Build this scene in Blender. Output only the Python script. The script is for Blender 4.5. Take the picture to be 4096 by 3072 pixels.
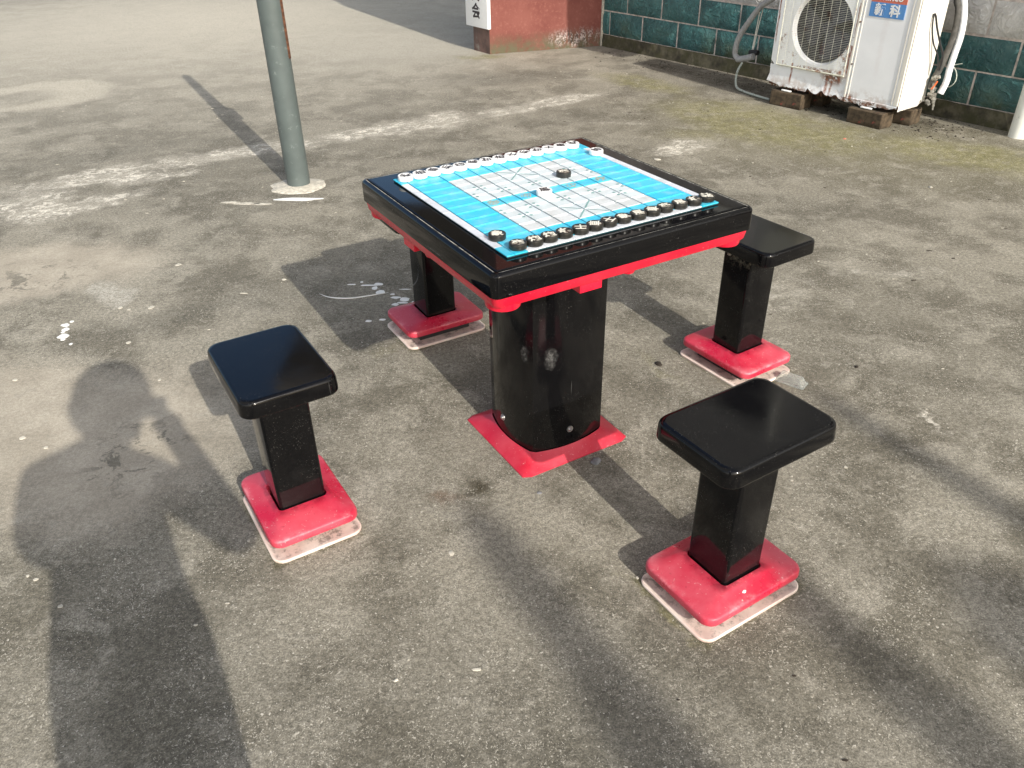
import bpy, bmesh, math, random
from mathutils import Vector, Matrix, noise as mnoise
from math import sin, cos, pi, radians as R

random.seed(7)
for o in list(bpy.data.objects):
    bpy.data.objects.remove(o)
scene = bpy.context.scene
COL = scene.collection

# ------------------------------------------------------------------ camera
CAM = Vector((-0.0397, -2.0096, 1.4555))
crx, crz, crl = 0.9994, 0.0299, -0.019
Mz = Matrix.Rotation(crz, 3, 'Z') @ Matrix.Rotation(crx, 3, 'X') @ Matrix.Rotation(crl, 3, 'Z')
cd = bpy.data.cameras.new('camera'); cam = bpy.data.objects.new('camera', cd); COL.objects.link(cam)
cam.matrix_world = Matrix.Translation(CAM) @ Mz.to_4x4()
cd.sensor_width = 36; cd.lens = 28.315; cd.clip_start = .02; cd.clip_end = 900
scene.camera = cam

# ------------------------------------------------------------------ sky and sun
SUN_EL = R(30.5); SUN_AZ = R(-59.6)
w = bpy.data.worlds.new('World'); scene.world = w; w.use_nodes = True
nt = w.node_tree; nt.nodes.clear()
sk = nt.nodes.new('ShaderNodeTexSky'); sk.sky_type = 'NISHITA'; sk.sun_disc = False
sk.sun_elevation = SUN_EL; sk.sun_rotation = math.atan2(cos(SUN_AZ), sin(SUN_AZ))
sk.air_density = 1.0; sk.dust_density = 2.2; sk.ozone_density = 1.0
bg = nt.nodes.new('ShaderNodeBackground'); bg.inputs[1].default_value = 0.15
hs = nt.nodes.new('ShaderNodeHueSaturation'); hs.inputs['Saturation'].default_value = 1.15
wo = nt.nodes.new('ShaderNodeOutputWorld')
hs2 = nt.nodes.new('ShaderNodeHueSaturation'); hs2.inputs['Saturation'].default_value = .04; hs2.inputs['Value'].default_value = 1.55
tcw = nt.nodes.new('ShaderNodeTexCoord'); nz = nt.nodes.new('ShaderNodeTexNoise'); nz.inputs['Scale'].default_value = 1.35; nz.inputs['Detail'].default_value = 6
mpw = nt.nodes.new('ShaderNodeMapping'); mpw.inputs['Location'].default_value = (3.1, 1.7, .4); mpw.inputs['Scale'].default_value = (1, 1, 1.6)
mr = nt.nodes.new('ShaderNodeMapRange'); mr.interpolation_type = 'SMOOTHSTEP'; mr.inputs[1].default_value = .40; mr.inputs[2].default_value = .56; mr.inputs[4].default_value = .95
dn = nt.nodes.new('ShaderNodeVectorMath'); dn.operation = 'DOT_PRODUCT'; dn.inputs[1].default_value = (-.36, .80, .48)
dr = nt.nodes.new('ShaderNodeMapRange'); dr.interpolation_type = 'SMOOTHSTEP'; dr.inputs[1].default_value = .70; dr.inputs[2].default_value = .93; dr.inputs[4].default_value = .22
sb = nt.nodes.new('ShaderNodeMath'); sb.operation = 'SUBTRACT'
mxw = nt.nodes.new('ShaderNodeMix'); mxw.data_type = 'RGBA'; wt_ = nt.nodes.new('ShaderNodeMix'); wt_.data_type = 'RGBA'; wt_.blend_type = 'MULTIPLY'; wt_.inputs[0].default_value = 1; wt_.inputs[7].default_value = (1, .965, .90, 1)
for a_, b_ in ((tcw.outputs['Generated'], mpw.inputs[0]), (mpw.outputs[0], nz.inputs['Vector']), (tcw.outputs['Generated'], dn.inputs[0]), (dn.outputs['Value'], dr.inputs[0]), (nz.outputs['Fac'], sb.inputs[0]), (dr.outputs[0], sb.inputs[1]), (sb.outputs[0], mr.inputs[0]), (mr.outputs[0], mxw.inputs[0]), (sk.outputs[0], hs.inputs['Color']), (sk.outputs[0], hs2.inputs['Color']),
               (hs2.outputs[0], wt_.inputs[6]), (hs.outputs[0], mxw.inputs[6]), (wt_.outputs[2], mxw.inputs[7]), (mxw.outputs[2], bg.inputs[0]), (bg.outputs[0], wo.inputs[0])): nt.links.new(a_, b_)
sd = bpy.data.lights.new('sun', 'SUN'); sd.energy = 4.0; sd.angle = R(0.55); sd.color = (1, .94, .84)
sun = bpy.data.objects.new('sun', sd); COL.objects.link(sun)
SDIR = Vector((cos(SUN_AZ)*cos(SUN_EL), sin(SUN_AZ)*cos(SUN_EL), sin(SUN_EL)))
sun.rotation_euler = SDIR.to_track_quat('Z', 'Y').to_euler(); sun.location = SDIR*30
vs = scene.view_settings; vs.view_transform = 'Standard'; vs.look = 'None'; vs.gamma = 1; vs.exposure = 0.32
vs.use_curve_mapping = False

# ------------------------------------------------------------------ object helpers
def tag(o, label=None, cat=None, group=None, kind=None):
    if label: o['label'] = label
    if cat: o['category'] = cat
    if group: o['group'] = group
    if kind: o['kind'] = kind
    return o
def empty(name, loc=(0, 0, 0), rz=0, **k):
    o = bpy.data.objects.new(name, None); COL.objects.link(o); o.location = loc; o.rotation_euler = (0, 0, rz)
    o.empty_display_size = .1
    return tag(o, **k)
def build(name, bm, mats, parent=None, angle=35, smooth=True, loc=None, rz=None, **k):
    me = bpy.data.meshes.new(name)
    bmesh.ops.recalc_face_normals(bm, faces=bm.faces)
    if smooth:
        for f in bm.faces: f.smooth = True
    bm.to_mesh(me); bm.free()
    if smooth: me.set_sharp_from_angle(angle=R(angle))
    if not isinstance(mats, (list, tuple)): mats = [mats]
    for m in mats: me.materials.append(m)
    o = bpy.data.objects.new(name, me); COL.objects.link(o)
    if parent: o.parent = parent
    if loc is not None: o.location = loc
    if rz is not None: o.rotation_euler = (0, 0, rz)
    return tag(o, **k)
def inst(src, parent=None, loc=None, rot=None):
    o = src.copy(); COL.objects.link(o)
    if parent is not None: o.parent = parent
    if loc is not None: o.location = loc
    if rot is not None: o.rotation_euler = rot
    return o

def rr(hx, hy, r, z, seg=6, cx=0, cy=0, bulge=0):
    r = max(r, .0004); pts = []
    for (sx, sy, a0) in ((1, 1, 0), (-1, 1, 90), (-1, -1, 180), (1, -1, 270)):
        for i in range(seg+1):
            a = R(a0+90*i/seg)
            pts.append(Vector((cx+sx*(hx-r)+r*cos(a), cy+sy*(hy-r)+r*sin(a), z)))
    return pts
def loft(bm, rings, cap0=True, cap1=True, mats=None):
    vr = [[bm.verts.new(p) for p in ring] for ring in rings]
    n = len(rings[0])
    for k in range(len(vr)-1):
        for i in range(n):
            f = bm.faces.new((vr[k][i], vr[k][(i+1) % n], vr[k+1][(i+1) % n], vr[k+1][i]))
            if mats: f.material_index = mats[k]
    if cap0: bm.faces.new(vr[0][::-1])
    if cap1: bm.faces.new(vr[-1])
    return vr
def box(bm, x0, x1, y0, y1, z0, z1, M=None):
    v = [bm.verts.new(Vector(p)) for p in ((x0,y0,z0),(x1,y0,z0),(x1,y1,z0),(x0,y1,z0),(x0,y0,z1),(x1,y0,z1),(x1,y1,z1),(x0,y1,z1))]
    if M is not None:
        for q in v: q.co = M @ q.co
    fs = [bm.faces.new([v[i] for i in f]) for f in ((3,2,1,0),(4,5,6,7),(0,1,5,4),(1,2,6,5),(2,3,7,6),(3,0,4,7))]
    return v, fs
def bbox(bm, x0, x1, y0, y1, z0, z1, b=.002, seg=2):
    t = bmesh.new(); box(t, x0, x1, y0, y1, z0, z1)
    bmesh.ops.bevel(t, geom=t.edges[:], offset=b, segments=seg, affect='EDGES', profile=.6)
    me = bpy.data.meshes.new('tmp'); t.to_mesh(me); t.free(); bm.from_mesh(me); bpy.data.meshes.remove(me)
def cyl(bm, p0, p1, r0, r1=None, seg=20, caps=True):
    r1 = r0 if r1 is None else r1
    p0, p1 = Vector(p0), Vector(p1); q = (p1-p0).to_track_quat('Z', 'Y')
    rings = [[p + q @ Vector((r*cos(2*pi*i/seg), r*sin(2*pi*i/seg), 0)) for i in range(seg)] for p, r in ((p0, r0), (p1, r1))]
    loft(bm, rings, caps, caps)
def crom(pts, n=6):
    P = [Vector(p) for p in pts]; P = [P[0]*2-P[1]]+P+[P[-1]*2-P[-2]]; out = []
    for i in range(1, len(P)-2):
        for k in range(n):
            t = k/n; a, b, c, d = P[i-1], P[i], P[i+1], P[i+2]
            out.append(.5*((2*b)+(c-a)*t+(2*a-5*b+4*c-d)*t*t+(3*b-a-3*c+d)*t**3))
    out.append(P[-2]); return out
def tube(bm, pts, r, seg=10, n=6, rib=0, taper=None):
    C = crom(pts, n) if n else [Vector(p) for p in pts]
    rings = []; up = Vector((.3, .2, 1)).normalized(); m = len(C)
    for i, p in enumerate(C):
        t = (C[min(i+1, m-1)]-C[max(i-1, 0)]).normalized()
        x = up.cross(t); x = x.normalized() if x.length > 1e-4 else Vector((1, 0, 0)); y = t.cross(x)
        rad = r*(1+(rib if i % 2 else -rib)); rad *= taper(i/(m-1)) if taper else 1
        rings.append([p+x*rad*cos(2*pi*k/seg)+y*rad*sin(2*pi*k/seg) for k in range(seg)])
    loft(bm, rings)
def disc_prof(bm, prof, seg=28, cx=0, cy=0):
    loft(bm, [[Vector((cx+r*cos(2*pi*i/seg), cy+r*sin(2*pi*i/seg), z)) for i in range(seg)] for r, z in prof])

# ------------------------------------------------------------------ material helpers
class NT:
    def __init__(s, name):
        s.m = bpy.data.materials.new(name); s.m.use_nodes = True; s.t = s.m.node_tree
        s.b = s.t.nodes['Principled BSDF']; s.g = s.t.nodes.new('ShaderNodeNewGeometry')
        s.tc = s.t.nodes.new('ShaderNodeTexCoord'); s.P = s.g.outputs['Position']; s.O = s.tc.outputs['Object']
    def set(s, sock, v):
        if isinstance(v, bpy.types.NodeSocket): s.t.links.new(v, sock)
        elif isinstance(v, (tuple, list)) and len(v) == 3 and sock.type == 'RGBA': sock.default_value = (*v, 1)
        else: sock.default_value = v
    def math(s, op, a, b=0, c=0, clamp=False):
        n = s.t.nodes.new('ShaderNodeMath'); n.operation = op; n.use_clamp = clamp
        s.set(n.inputs[0], a); s.set(n.inputs[1], b); s.set(n.inputs[2], c); return n.outputs[0]
    def vec(s, op, a, b):
        n = s.t.nodes.new('ShaderNodeVectorMath'); n.operation = op
        s.set(n.inputs[0], a)
        if op == 'SCALE': s.set(n.inputs['Scale'], b)
        else: s.set(n.inputs[1], b)
        return n.outputs['Value'] if op in ('LENGTH', 'DOT_PRODUCT') else n.outputs[0]
    def noise(s, scale, detail=4, rough=.55, vec=None, dist=0, color=False):
        n = s.t.nodes.new('ShaderNodeTexNoise'); n.inputs['Scale'].default_value = scale
        n.inputs['Detail'].default_value = detail; n.inputs['Roughness'].default_value = rough; n.inputs['Distortion'].default_value = dist
        s.t.links.new(vec or s.P, n.inputs['Vector']); return n.outputs['Color' if color else 'Fac']
    def voro(s, scale, vec=None, feat='F1'):
        n = s.t.nodes.new('ShaderNodeTexVoronoi'); n.inputs['Scale'].default_value = scale; n.feature = feat
        s.t.links.new(vec or s.P, n.inputs['Vector']); return n.outputs['Distance']
    def ramp(s, x, a, b, lo=0., hi=1.):
        n = s.t.nodes.new('ShaderNodeMapRange'); n.interpolation_type = 'SMOOTHSTEP'
        s.set(n.inputs[0], x)
        for i, v in enumerate((a, b, lo, hi)): n.inputs[i+1].default_value = v
        return n.outputs[0]
    def mix(s, f, a, b, mode='MIX'):
        n = s.t.nodes.new('ShaderNodeMix'); n.data_type = 'RGBA'; n.blend_type = mode
        s.set(n.inputs[0], f); s.set(n.inputs[6], a); s.set(n.inputs[7], b); return n.outputs[2]
    def mapv(s, vec, loc=(0,0,0), rot=(0,0,0), sc=(1,1,1)):
        n = s.t.nodes.new('ShaderNodeMapping'); n.vector_type = 'TEXTURE'; s.set(n.inputs[0], vec)
        n.inputs[1].default_value = loc; n.inputs[2].default_value = rot; n.inputs[3].default_value = sc; return n.outputs[0]
    def sep(s, v):
        n = s.t.nodes.new('ShaderNodeSeparateXYZ'); s.set(n.inputs[0], v); return n.outputs
    def comb(s, x, y, z):
        n = s.t.nodes.new('ShaderNodeCombineXYZ')
        for i, v in enumerate((x, y, z)): s.set(n.inputs[i], v)
        return n.outputs[0]
    def bump(s, h, strength=.3, dist=.002, normal=None):
        n = s.t.nodes.new('ShaderNodeBump'); n.inputs['Strength'].default_value = strength; n.inputs['Distance'].default_value = dist
        s.set(n.inputs['Height'], h)
        if normal: s.t.links.new(normal, n.inputs['Normal'])
        return n.outputs[0]
    def rand(s):
        n = s.t.nodes.new('ShaderNodeObjectInfo'); return n.outputs['Random']
    def out(s, col=None, rough=None, metal=None, normal=None, spec=None, coat=None, coat_r=None):
        I = s.b.inputs
        for k, v in (('Base Color', col), ('Roughness', rough), ('Metallic', metal), ('Normal', normal), ('Specular IOR Level', spec), ('Coat Weight', coat), ('Coat Roughness', coat_r)):
            if v is not None: s.set(I[k], v)
        return s.m

def mat_ground():
    N = NT('old_concrete')
    P = N.P
    warp = N.vec('SCALE', N.vec('SUBTRACT', N.noise(2.2, 4, .6, color=True), (.5, .5, .5)), .42)
    warp2 = N.vec('SCALE', N.vec('SUBTRACT', N.noise(14, 3, .6, color=True), (.5, .5, .5)), .11)
    D = N.vec('ADD', N.vec('ADD', P, warp), warp2)
    D = N.vec('MULTIPLY', D, (1, 1, 0))
    def blob(cx, cy, rx, ry, rot=0, edge=.35, src=None):
        v = N.mapv(src or D, (cx, cy, 0), (0, 0, R(rot)), (rx, ry, 1))
        return N.ramp(N.vec('LENGTH', v, (0, 0, 0)), 1.0, 1.0-edge if edge < 1 else 0.0, 0, 1)
    def mx(a, b): return N.math('MAXIMUM', a, b)
    def mul(a, b): return N.math('MULTIPLY', a, b)
    big = N.noise(.55, 4, .55); med = N.noise(3.1, 5, .62); small = N.noise(17, 5, .68); fine = N.noise(75, 4, .7); grit = N.noise(230, 3, .7)
    c = N.mix(N.ramp(big, .36, .64), (.178, .166, .134), (.262, .245, .202))
    c = N.mix(N.ramp(med, .42, .60, 0, .78), c, (.108, .099, .076))
    c = N.mix(mul(blob(1.9, 3.0, 2.0, 1.15, -35, 1.5), .55), c, (.165, .152, .090))
    c = N.mix(N.ramp(N.noise(5.5, 5, .7, dist=.6), .50, .68, 0, .62), c, (.325, .306, .258))
    # paler tone far to the left, darker tone near the lens
    far = blob(-3.9, 8.2, 6.8, 6.4, 20, 2)
    c = N.mix(mul(far, .85), c, (.500, .465, .390))
    c = N.mix(mul(blob(-1.2, 6.3, 1.9, 1.5, -20, 2), .6), c, (.42, .392, .33))
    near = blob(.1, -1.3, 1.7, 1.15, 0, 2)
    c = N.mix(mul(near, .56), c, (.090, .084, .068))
    # damp dark tones
    for (x, y, rx, ry, ro, f) in ((-1.15, .95, .35, .5, 60, .35), (-2.6, 2.9, 1.0, .25, 30, .28), (-.2, 4.9, .9, .35, 10, .45), (.2, 3.6, .7, .3, 25, .28),
                                  (1.3, 1.9, .6, .35, -20, .25), (.15, -1.05, .28, .4, -30, .28), (-1.45, .75, .5, .16, 20, .4)):
        c = N.mix(mul(blob(x, y, rx, ry, ro, .9), f), c, (.078, .075, .060))
    # smooth trowelled mortar patches, their colour lifted to stand in for haze
    sm = mx(mul(blob(-1.32, -.03, .50, .54, 20, .5), .92), mul(blob(-1.80, .1, .50, .42, -10, .5), .85))
    sm = mx(sm, mul(blob(-2.25, 1.2, .70, .40, 10, .5), .95))
    c = N.mix(sm, c, N.mix(N.ramp(N.noise(5, 3, .5), .35, .65), (.345, .312, .255), (.43, .392, .325)))
    holes = mul(N.ramp(N.noise(11, 6, .74, dist=.5),   .525, .57), mx(mul(blob(-1.22, -.08, .30, .28, 30, .8), 1.0), mul(blob(-2.2, 1.14, .42, .26, 10, .8), 1.0)))
    c = N.mix(mul(holes, .7), c, (.10, .095, .075))
    c = N.mix(mul(blob(-1.77, .95, .09, .14, 20, .7), mul(N.ramp(small, .35, .55), .6)), c, (.47, .455, .41))
    c = N.mix(mul(N.math('SUBTRACT', blob(-3.9, 4.45, .62, .55, 20, .25), blob(-4.05, 4.35, .42, .36, 20, .5), clamp=True), .4), c, (.60, .56, .47))
    # flaky lime streaks
    st = None
    for (x0, y0, x1, y1, wd) in ((-2.95, 2.1, -2.25, 2.70, .13), (-2.4, 2.62, -1.3, 3.14, .13), (-1.45, 3.06, -.35, 3.78, .15), (-.5, 3.68, .55, 4.33, .12),
                                 (.6, 2.72, 1.15, 3.12, .10), (1.19, .20, 1.15, 0, .012), (-2.75, 1.75, -2.1, 2.2, .10), (-2.5, 2.35, -2.0, 2.55, .12), (-2.9, 1.9, -2.5, 2.15, .16)):
        b = blob((x0+x1)/2, (y0+y1)/2, math.hypot(x1-x0, y1-y0)*.66, wd*1.7, math.degrees(math.atan2(y1-y0, x1-x0)), .9)
        st = b if st is None else mx(st, b)
    flake = mul(N.ramp(N.noise(15, 8, .80, vec=N.mapv(P, rot=(0, 0, R(28)), sc=(1.25, .9, 1)), dist=1.1), .49, .56), N.ramp(N.noise(4.5, 3, .5), .36, .52, .25, 1))
    c = N.mix(mul(N.ramp(st, .0, .75), N.math('ADD', mul(flake, .72), .26)), c, (.64, .61, .54))
    pal = None
    for (x, y, rx, ry) in ((1.3, 1.06, .2, .10), (1.55, 1.05, .12, .07), (.5, 3.48, .3, .06), (.05, -.02, .15, .1), (-.6, -.25, .25, .12), (.45, .1, .14, .10), (-.85, .1, .15, .12), (.15, 5.85, .16, .05), (.9, .9, .3, .2)):
        b = blob(x, y, rx, ry, 10, .9); pal = b if pal is None else mx(pal, b)
    c = N.mix(mul(pal, N.math('ADD', mul(N.ramp(small, .45, .6), .5), .15)), c, (.42, .40, .35))
    # moss and algae
    mo = None
    for (x, y, rx, ry, ro, f) in ((1.5, 3.40, 1.25, .62, -52, 1.), (2.5, 2.72, .85, .40, -30, 1.), (2.9, 2.2, .6, .35, -50, .7), (.85, 4.6, .8, .3, -52, .75), (-.5, 5.75, .32, .14, 0, .8), (.235, -.70, .045, .16, 28, .6),
                              (.40, .36, .04, .18, 35, .35), (-.56, .47, .08, .05, 0, .25), (1.0, 3.2, .5, .2, 0, .45)):
        b = mul(blob(x, y, rx, ry, ro, .9), f); mo = b if mo is None else mx(mo, b)
    mo = mul(N.ramp(mo, 0, .8), N.ramp(N.noise(7, 5, .65), .30, .58, .35, 1))
    c = N.mix(mul(mo, .75), c, N.mix(N.ramp(small, .35, .65), (.150, .145, .058), (.270, .252, .125)))
    # dirt line at the foot of the wall and under the outdoor unit
    dm = None
    for (x, y, rx, ry, ro) in ((1.85, 4.1, 1.9, .22, -52.4), (2.55, 3.35, .45, .16, -52), (1.15, 5.1, .8, .16, -52)):
        b = blob(x, y, rx, ry, ro, .9); dm = b if dm is None else mx(dm, b)
    c = N.mix(mul(dm, N.ramp(N.noise(11, 5, .7), .38, .56, .25, .9)), c, (.050, .042, .026))
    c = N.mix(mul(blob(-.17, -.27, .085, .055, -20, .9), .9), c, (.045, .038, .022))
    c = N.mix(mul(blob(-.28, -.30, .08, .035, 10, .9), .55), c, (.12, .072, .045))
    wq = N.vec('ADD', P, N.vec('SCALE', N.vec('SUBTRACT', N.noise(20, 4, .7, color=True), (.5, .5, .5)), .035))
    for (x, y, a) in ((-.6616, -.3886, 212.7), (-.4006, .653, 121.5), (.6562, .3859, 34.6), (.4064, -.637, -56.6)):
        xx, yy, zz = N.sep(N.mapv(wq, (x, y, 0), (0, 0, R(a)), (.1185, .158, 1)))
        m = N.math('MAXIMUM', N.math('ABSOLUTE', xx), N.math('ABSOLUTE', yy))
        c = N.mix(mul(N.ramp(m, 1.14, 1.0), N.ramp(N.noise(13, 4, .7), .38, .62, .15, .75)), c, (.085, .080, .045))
    # grain
    c = N.mix(N.ramp(small, .52, .70, .0, .5), c, (.30, .285, .245))
    smi = N.math('SUBTRACT', 1, mul(sm, .8))
    c0_ = c
    c = N.mix(1.0, c, N.mix(N.ramp(fine, .34, .66), (.74, .74, .73), (1.26, 1.26, 1.26)), 'MULTIPLY')
    c = N.mix(1.0, c, N.mix(N.ramp(grit, .36, .64), (.72, .72, .72), (1.30, 1.30, 1.30)), 'MULTIPLY')
    fib = N.ramp(N.noise(105, 2, .5, dist=2.5), .60, .66)
    c = N.mix(mul(fib, N.ramp(N.noise(5, 4, .6), .36, .6, .2, .85)), c, (.50, .475, .41))
    dk = N.ramp(N.noise(33, 5, .75), .40, .30)
    c = N.mix(mul(dk, .55), c, (.06, .055, .042))
    c = N.mix(mul(N.math('SUBTRACT', 1, smi), .75), c, c0_)
    chips = mul(N.ramp(N.noise(120, 2, .5), .665, .685), N.ramp(N.noise(4, 3, .5), .36, .6, .3, 1))
    c = N.mix(mul(mul(chips, .85), smi), c, (.58, .555, .49))
    pits = N.ramp(N.noise(120, 2, .5), .33, .28)
    c = N.mix(mul(mul(pits, .6), smi), c, (.05, .047, .038))
    # cracks
    crk = 0.0 if True else N.ramp(N.voro(.9, vec=N.vec('ADD', P, N.vec('SCALE', warp, .6)), feat='DISTANCE_TO_EDGE'), .004, .0, 0, 1)
    c = N.mix(0.0, c, (.06, .055, .045))
    c = N.mix(1.0, c, (.985, .972, .955), 'MULTIPLY')
    h = N.math('ADD', mul(fine, .5), N.math('ADD', mul(grit, .35), mul(small, .7)))
    return N.out(c, N.ramp(small, .3, .7, .72, .92), normal=N.bump(mul(h, smi), .5, .005), spec=.35)

def mat_black(name, rough, dust=.25, scr=0.5, base=(.008, .008, .009), spots=(), top=None):
    N = NT(name)
    d = N.math('MULTIPLY', N.ramp(N.noise(420, 2, .6, vec=N.O), .66, .74), N.ramp(N.noise(13, 4, .6, vec=N.O), .42, .62))
    s = N.ramp(N.noise(60, 3, .6, vec=N.mapv(N.O, sc=(1.0, 1.0, 14))), .70, .76)
    film = N.ramp(N.noise(7, 4, .6, vec=N.O), .5, .8, 0, dust*.03)
    c = N.mix(film, base, (.28, .26, .23))
    c = N.mix(N.math('MULTIPLY', d, dust), c, (.45, .43, .39))
    c = N.mix(N.math('MULTIPLY', s, scr*.12), c, (.4, .4, .38))
    for (sx, sy, sz, rad, ht) in spots:
        v = N.mapv(N.vec('ADD', N.O, N.vec('SCALE', N.vec('SUBTRACT', N.noise(28, 4, .6, vec=N.O, color=True), (.5, .5, .5)), .03)), (sx, sy, sz), (0, 0, 0), (rad, rad, ht))
        m = N.math('MULTIPLY', N.ramp(N.vec('LENGTH', v, (0, 0, 0)), 1.0, .45), N.ramp(N.noise(110, 4, .7, vec=N.O), .40, .68, .12, .7))
        c = N.mix(m, c, (.11, .11, .108)); d = N.math('MAXIMUM', d, m)
    if top:
        x_, y_, z_ = N.sep(N.O); m = N.math('MULTIPLY', N.ramp(z_, top[0], top[1]), N.ramp(N.noise(24, 5, .7, vec=N.P), .50, .64)); c = N.mix(N.math('MULTIPLY', m, .8), c, (.30, .28, .22)); d = N.math('MAXIMUM', d, m)
        m = N.math('MULTIPLY', N.ramp(N.noise(19, 3, .5, vec=N.P, dist=.6), .61, .66), .003); c = N.mix(m, c, (.5, .5, .5))
    r = N.math('ADD', N.ramp(N.noise(9, 4, .6, vec=N.O), .3, .7, rough*.7, rough*1.4), N.math('MULTIPLY', d, .3))
    return N.out(c, r, normal=N.bump(N.noise(5, 2, .5, vec=N.O), .03, .002), spec=.28)

def mat_red(name, fade=.4, rough=.42, base=(.52, .006, .028), wear_glint=None):
    N = NT(name)
    f = N.ramp(N.noise(6, 5, .65, vec=N.O), .35, .72, 0, fade)
    c = N.mix(f, base, (.64, .13, .17))
    c = N.mix(N.math('MULTIPLY', N.ramp(N.noise(150, 3, .7, vec=N.O), .66, .70), .6*min(1, fade*2)), c, (.72, .62, .58))
    c = N.mix(N.ramp(N.noise(90, 3, .6, vec=N.O), .66, .72, 0, .5*min(1, fade*2)), c, (.25, .01, .02))
    if wear_glint:
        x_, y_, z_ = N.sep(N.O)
        e_ = N.ramp(N.math('ABSOLUTE', N.math('SUBTRACT', z_, wear_glint)), .0055, .001)
        c = N.mix(N.math('MULTIPLY', e_, N.ramp(N.noise(9, 5, .75), .46, .66, .0, .55)), c, (.75, .32, .35))  # worn top edge and its whitish highlight, painted as one pale band
        c = N.mix(N.ramp(N.noise(4, 4, .6), .52, .76, 0, .22), c, (.66, .22, .26))
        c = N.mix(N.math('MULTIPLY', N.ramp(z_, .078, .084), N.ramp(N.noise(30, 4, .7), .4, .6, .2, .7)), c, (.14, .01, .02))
    sc = N.ramp(N.noise(40, 4, .7, vec=N.mapv(N.O, rot=(0, 0, .6), sc=(6, .6, 1))), .68, .72, 0, .35*fade)
    c = N.mix(sc, c, (.75, .4, .4))
    return N.out(c, N.ramp(f, 0, .5, rough*.8, rough*1.5), normal=N.bump(N.noise(130, 3, .6, vec=N.O), .12, .001), spec=.5)

def mat_mat():
    N = NT('faded_pink_plastic')
    d = N.ramp(N.noise(38, 5, .75), .48, .62, 0, .7)
    e = N.ramp(N.noise(5, 3, .6), .25, .5)
    c = N.mix(N.ramp(N.noise(9, 3, .5), .35, .65), (.70, .52, .46), (.80, .70, .62))
    # grime collects under the raised base and stays off the rim
    x, y, z = N.sep(N.O)
    ax = N.math('ABSOLUTE', x); ay = N.math('ABSOLUTE', y)
    inn = N.math('MULTIPLY', N.ramp(ax, .116, .104), N.ramp(ay, .155, .142))
    c = N.mix(N.math('MULTIPLY', N.math('MULTIPLY', d, e), inn), c, (.075, .065, .055))
    c = N.mix(N.math('MULTIPLY', inn, N.ramp(N.noise(22, 4, .6), .3, .7, .05, .45)), c, (.30, .23, .19))
    return N.out(c, .55, normal=N.bump(N.noise(90, 3), .2, .001))

def mat_simple(name, col, rough=.5, metal=0, var=.12, sc=30, bump=.1, spec=.5, dirt=None, dsc=12, dth=(.55, .7)):
    N = NT(name)
    c = N.mix(N.ramp(N.noise(sc, 4, .6, vec=N.O), .3, .7, 0, 1), tuple(v*(1-var) for v in col), tuple(min(1, v*(1+var)) for v in col))
    if dirt: c = N.mix(N.ramp(N.noise(dsc, 5, .7, vec=N.O), dth[0], dth[1], 0, .8), c, dirt)
    return N.out(c, rough, metal, normal=N.bump(N.noise(sc*4, 3, .6, vec=N.O), bump, .001), spec=spec)

def mat_board(name, c0, c1, dirt):
    N = NT(name); r = N.rand()
    c = N.mix(r, c0, c1)
    c = N.mix(N.ramp(N.noise(28, 4, .65), .42, .72, 0, .5), c, dirt)
    c = N.mix(N.ramp(N.noise(160, 3, .6), .60, .72, 0, .25), c, dirt)
    return N.out(c, .38, normal=N.bump(N.noise(60, 3), .12, .001), spec=.4)

def mat_glazed(name, c0, c1, moss=True):
    N = NT(name)
    c = N.mix(N.ramp(N.noise(6, 4, .6), .35, .7), c0, c1)
    x, y, z = N.sep(N.P)
    rel = N.math('ADD', N.noise(11, 5, .6, dist=2.2), N.math('MULTIPLY', N.noise(34, 4, .6, dist=1.2), .35))
    c = N.mix(N.ramp(rel, .74, .90, 0, .6), c, tuple(min(1, v*1.9+.03) for v in c1))  # highlights on the crinkled glaze, put into the colour along the ridges
    if moss:
        m = N.math('MULTIPLY', N.ramp(z, .30, .11), N.ramp(N.noise(3.0, 4, .6), .42, .62))
        c = N.mix(N.math('MULTIPLY', m, .75), c, (.075, .075, .022))
    c = N.mix(N.ramp(N.noise(3, 5, .7), .55, .8, 0, .35), c, (.12, .115, .10))
    return N.out(c, N.ramp(N.noise(8, 3), .3, .7, .16, .4), normal=N.bump(rel, 1.0, .022), spec=.5)

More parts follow.
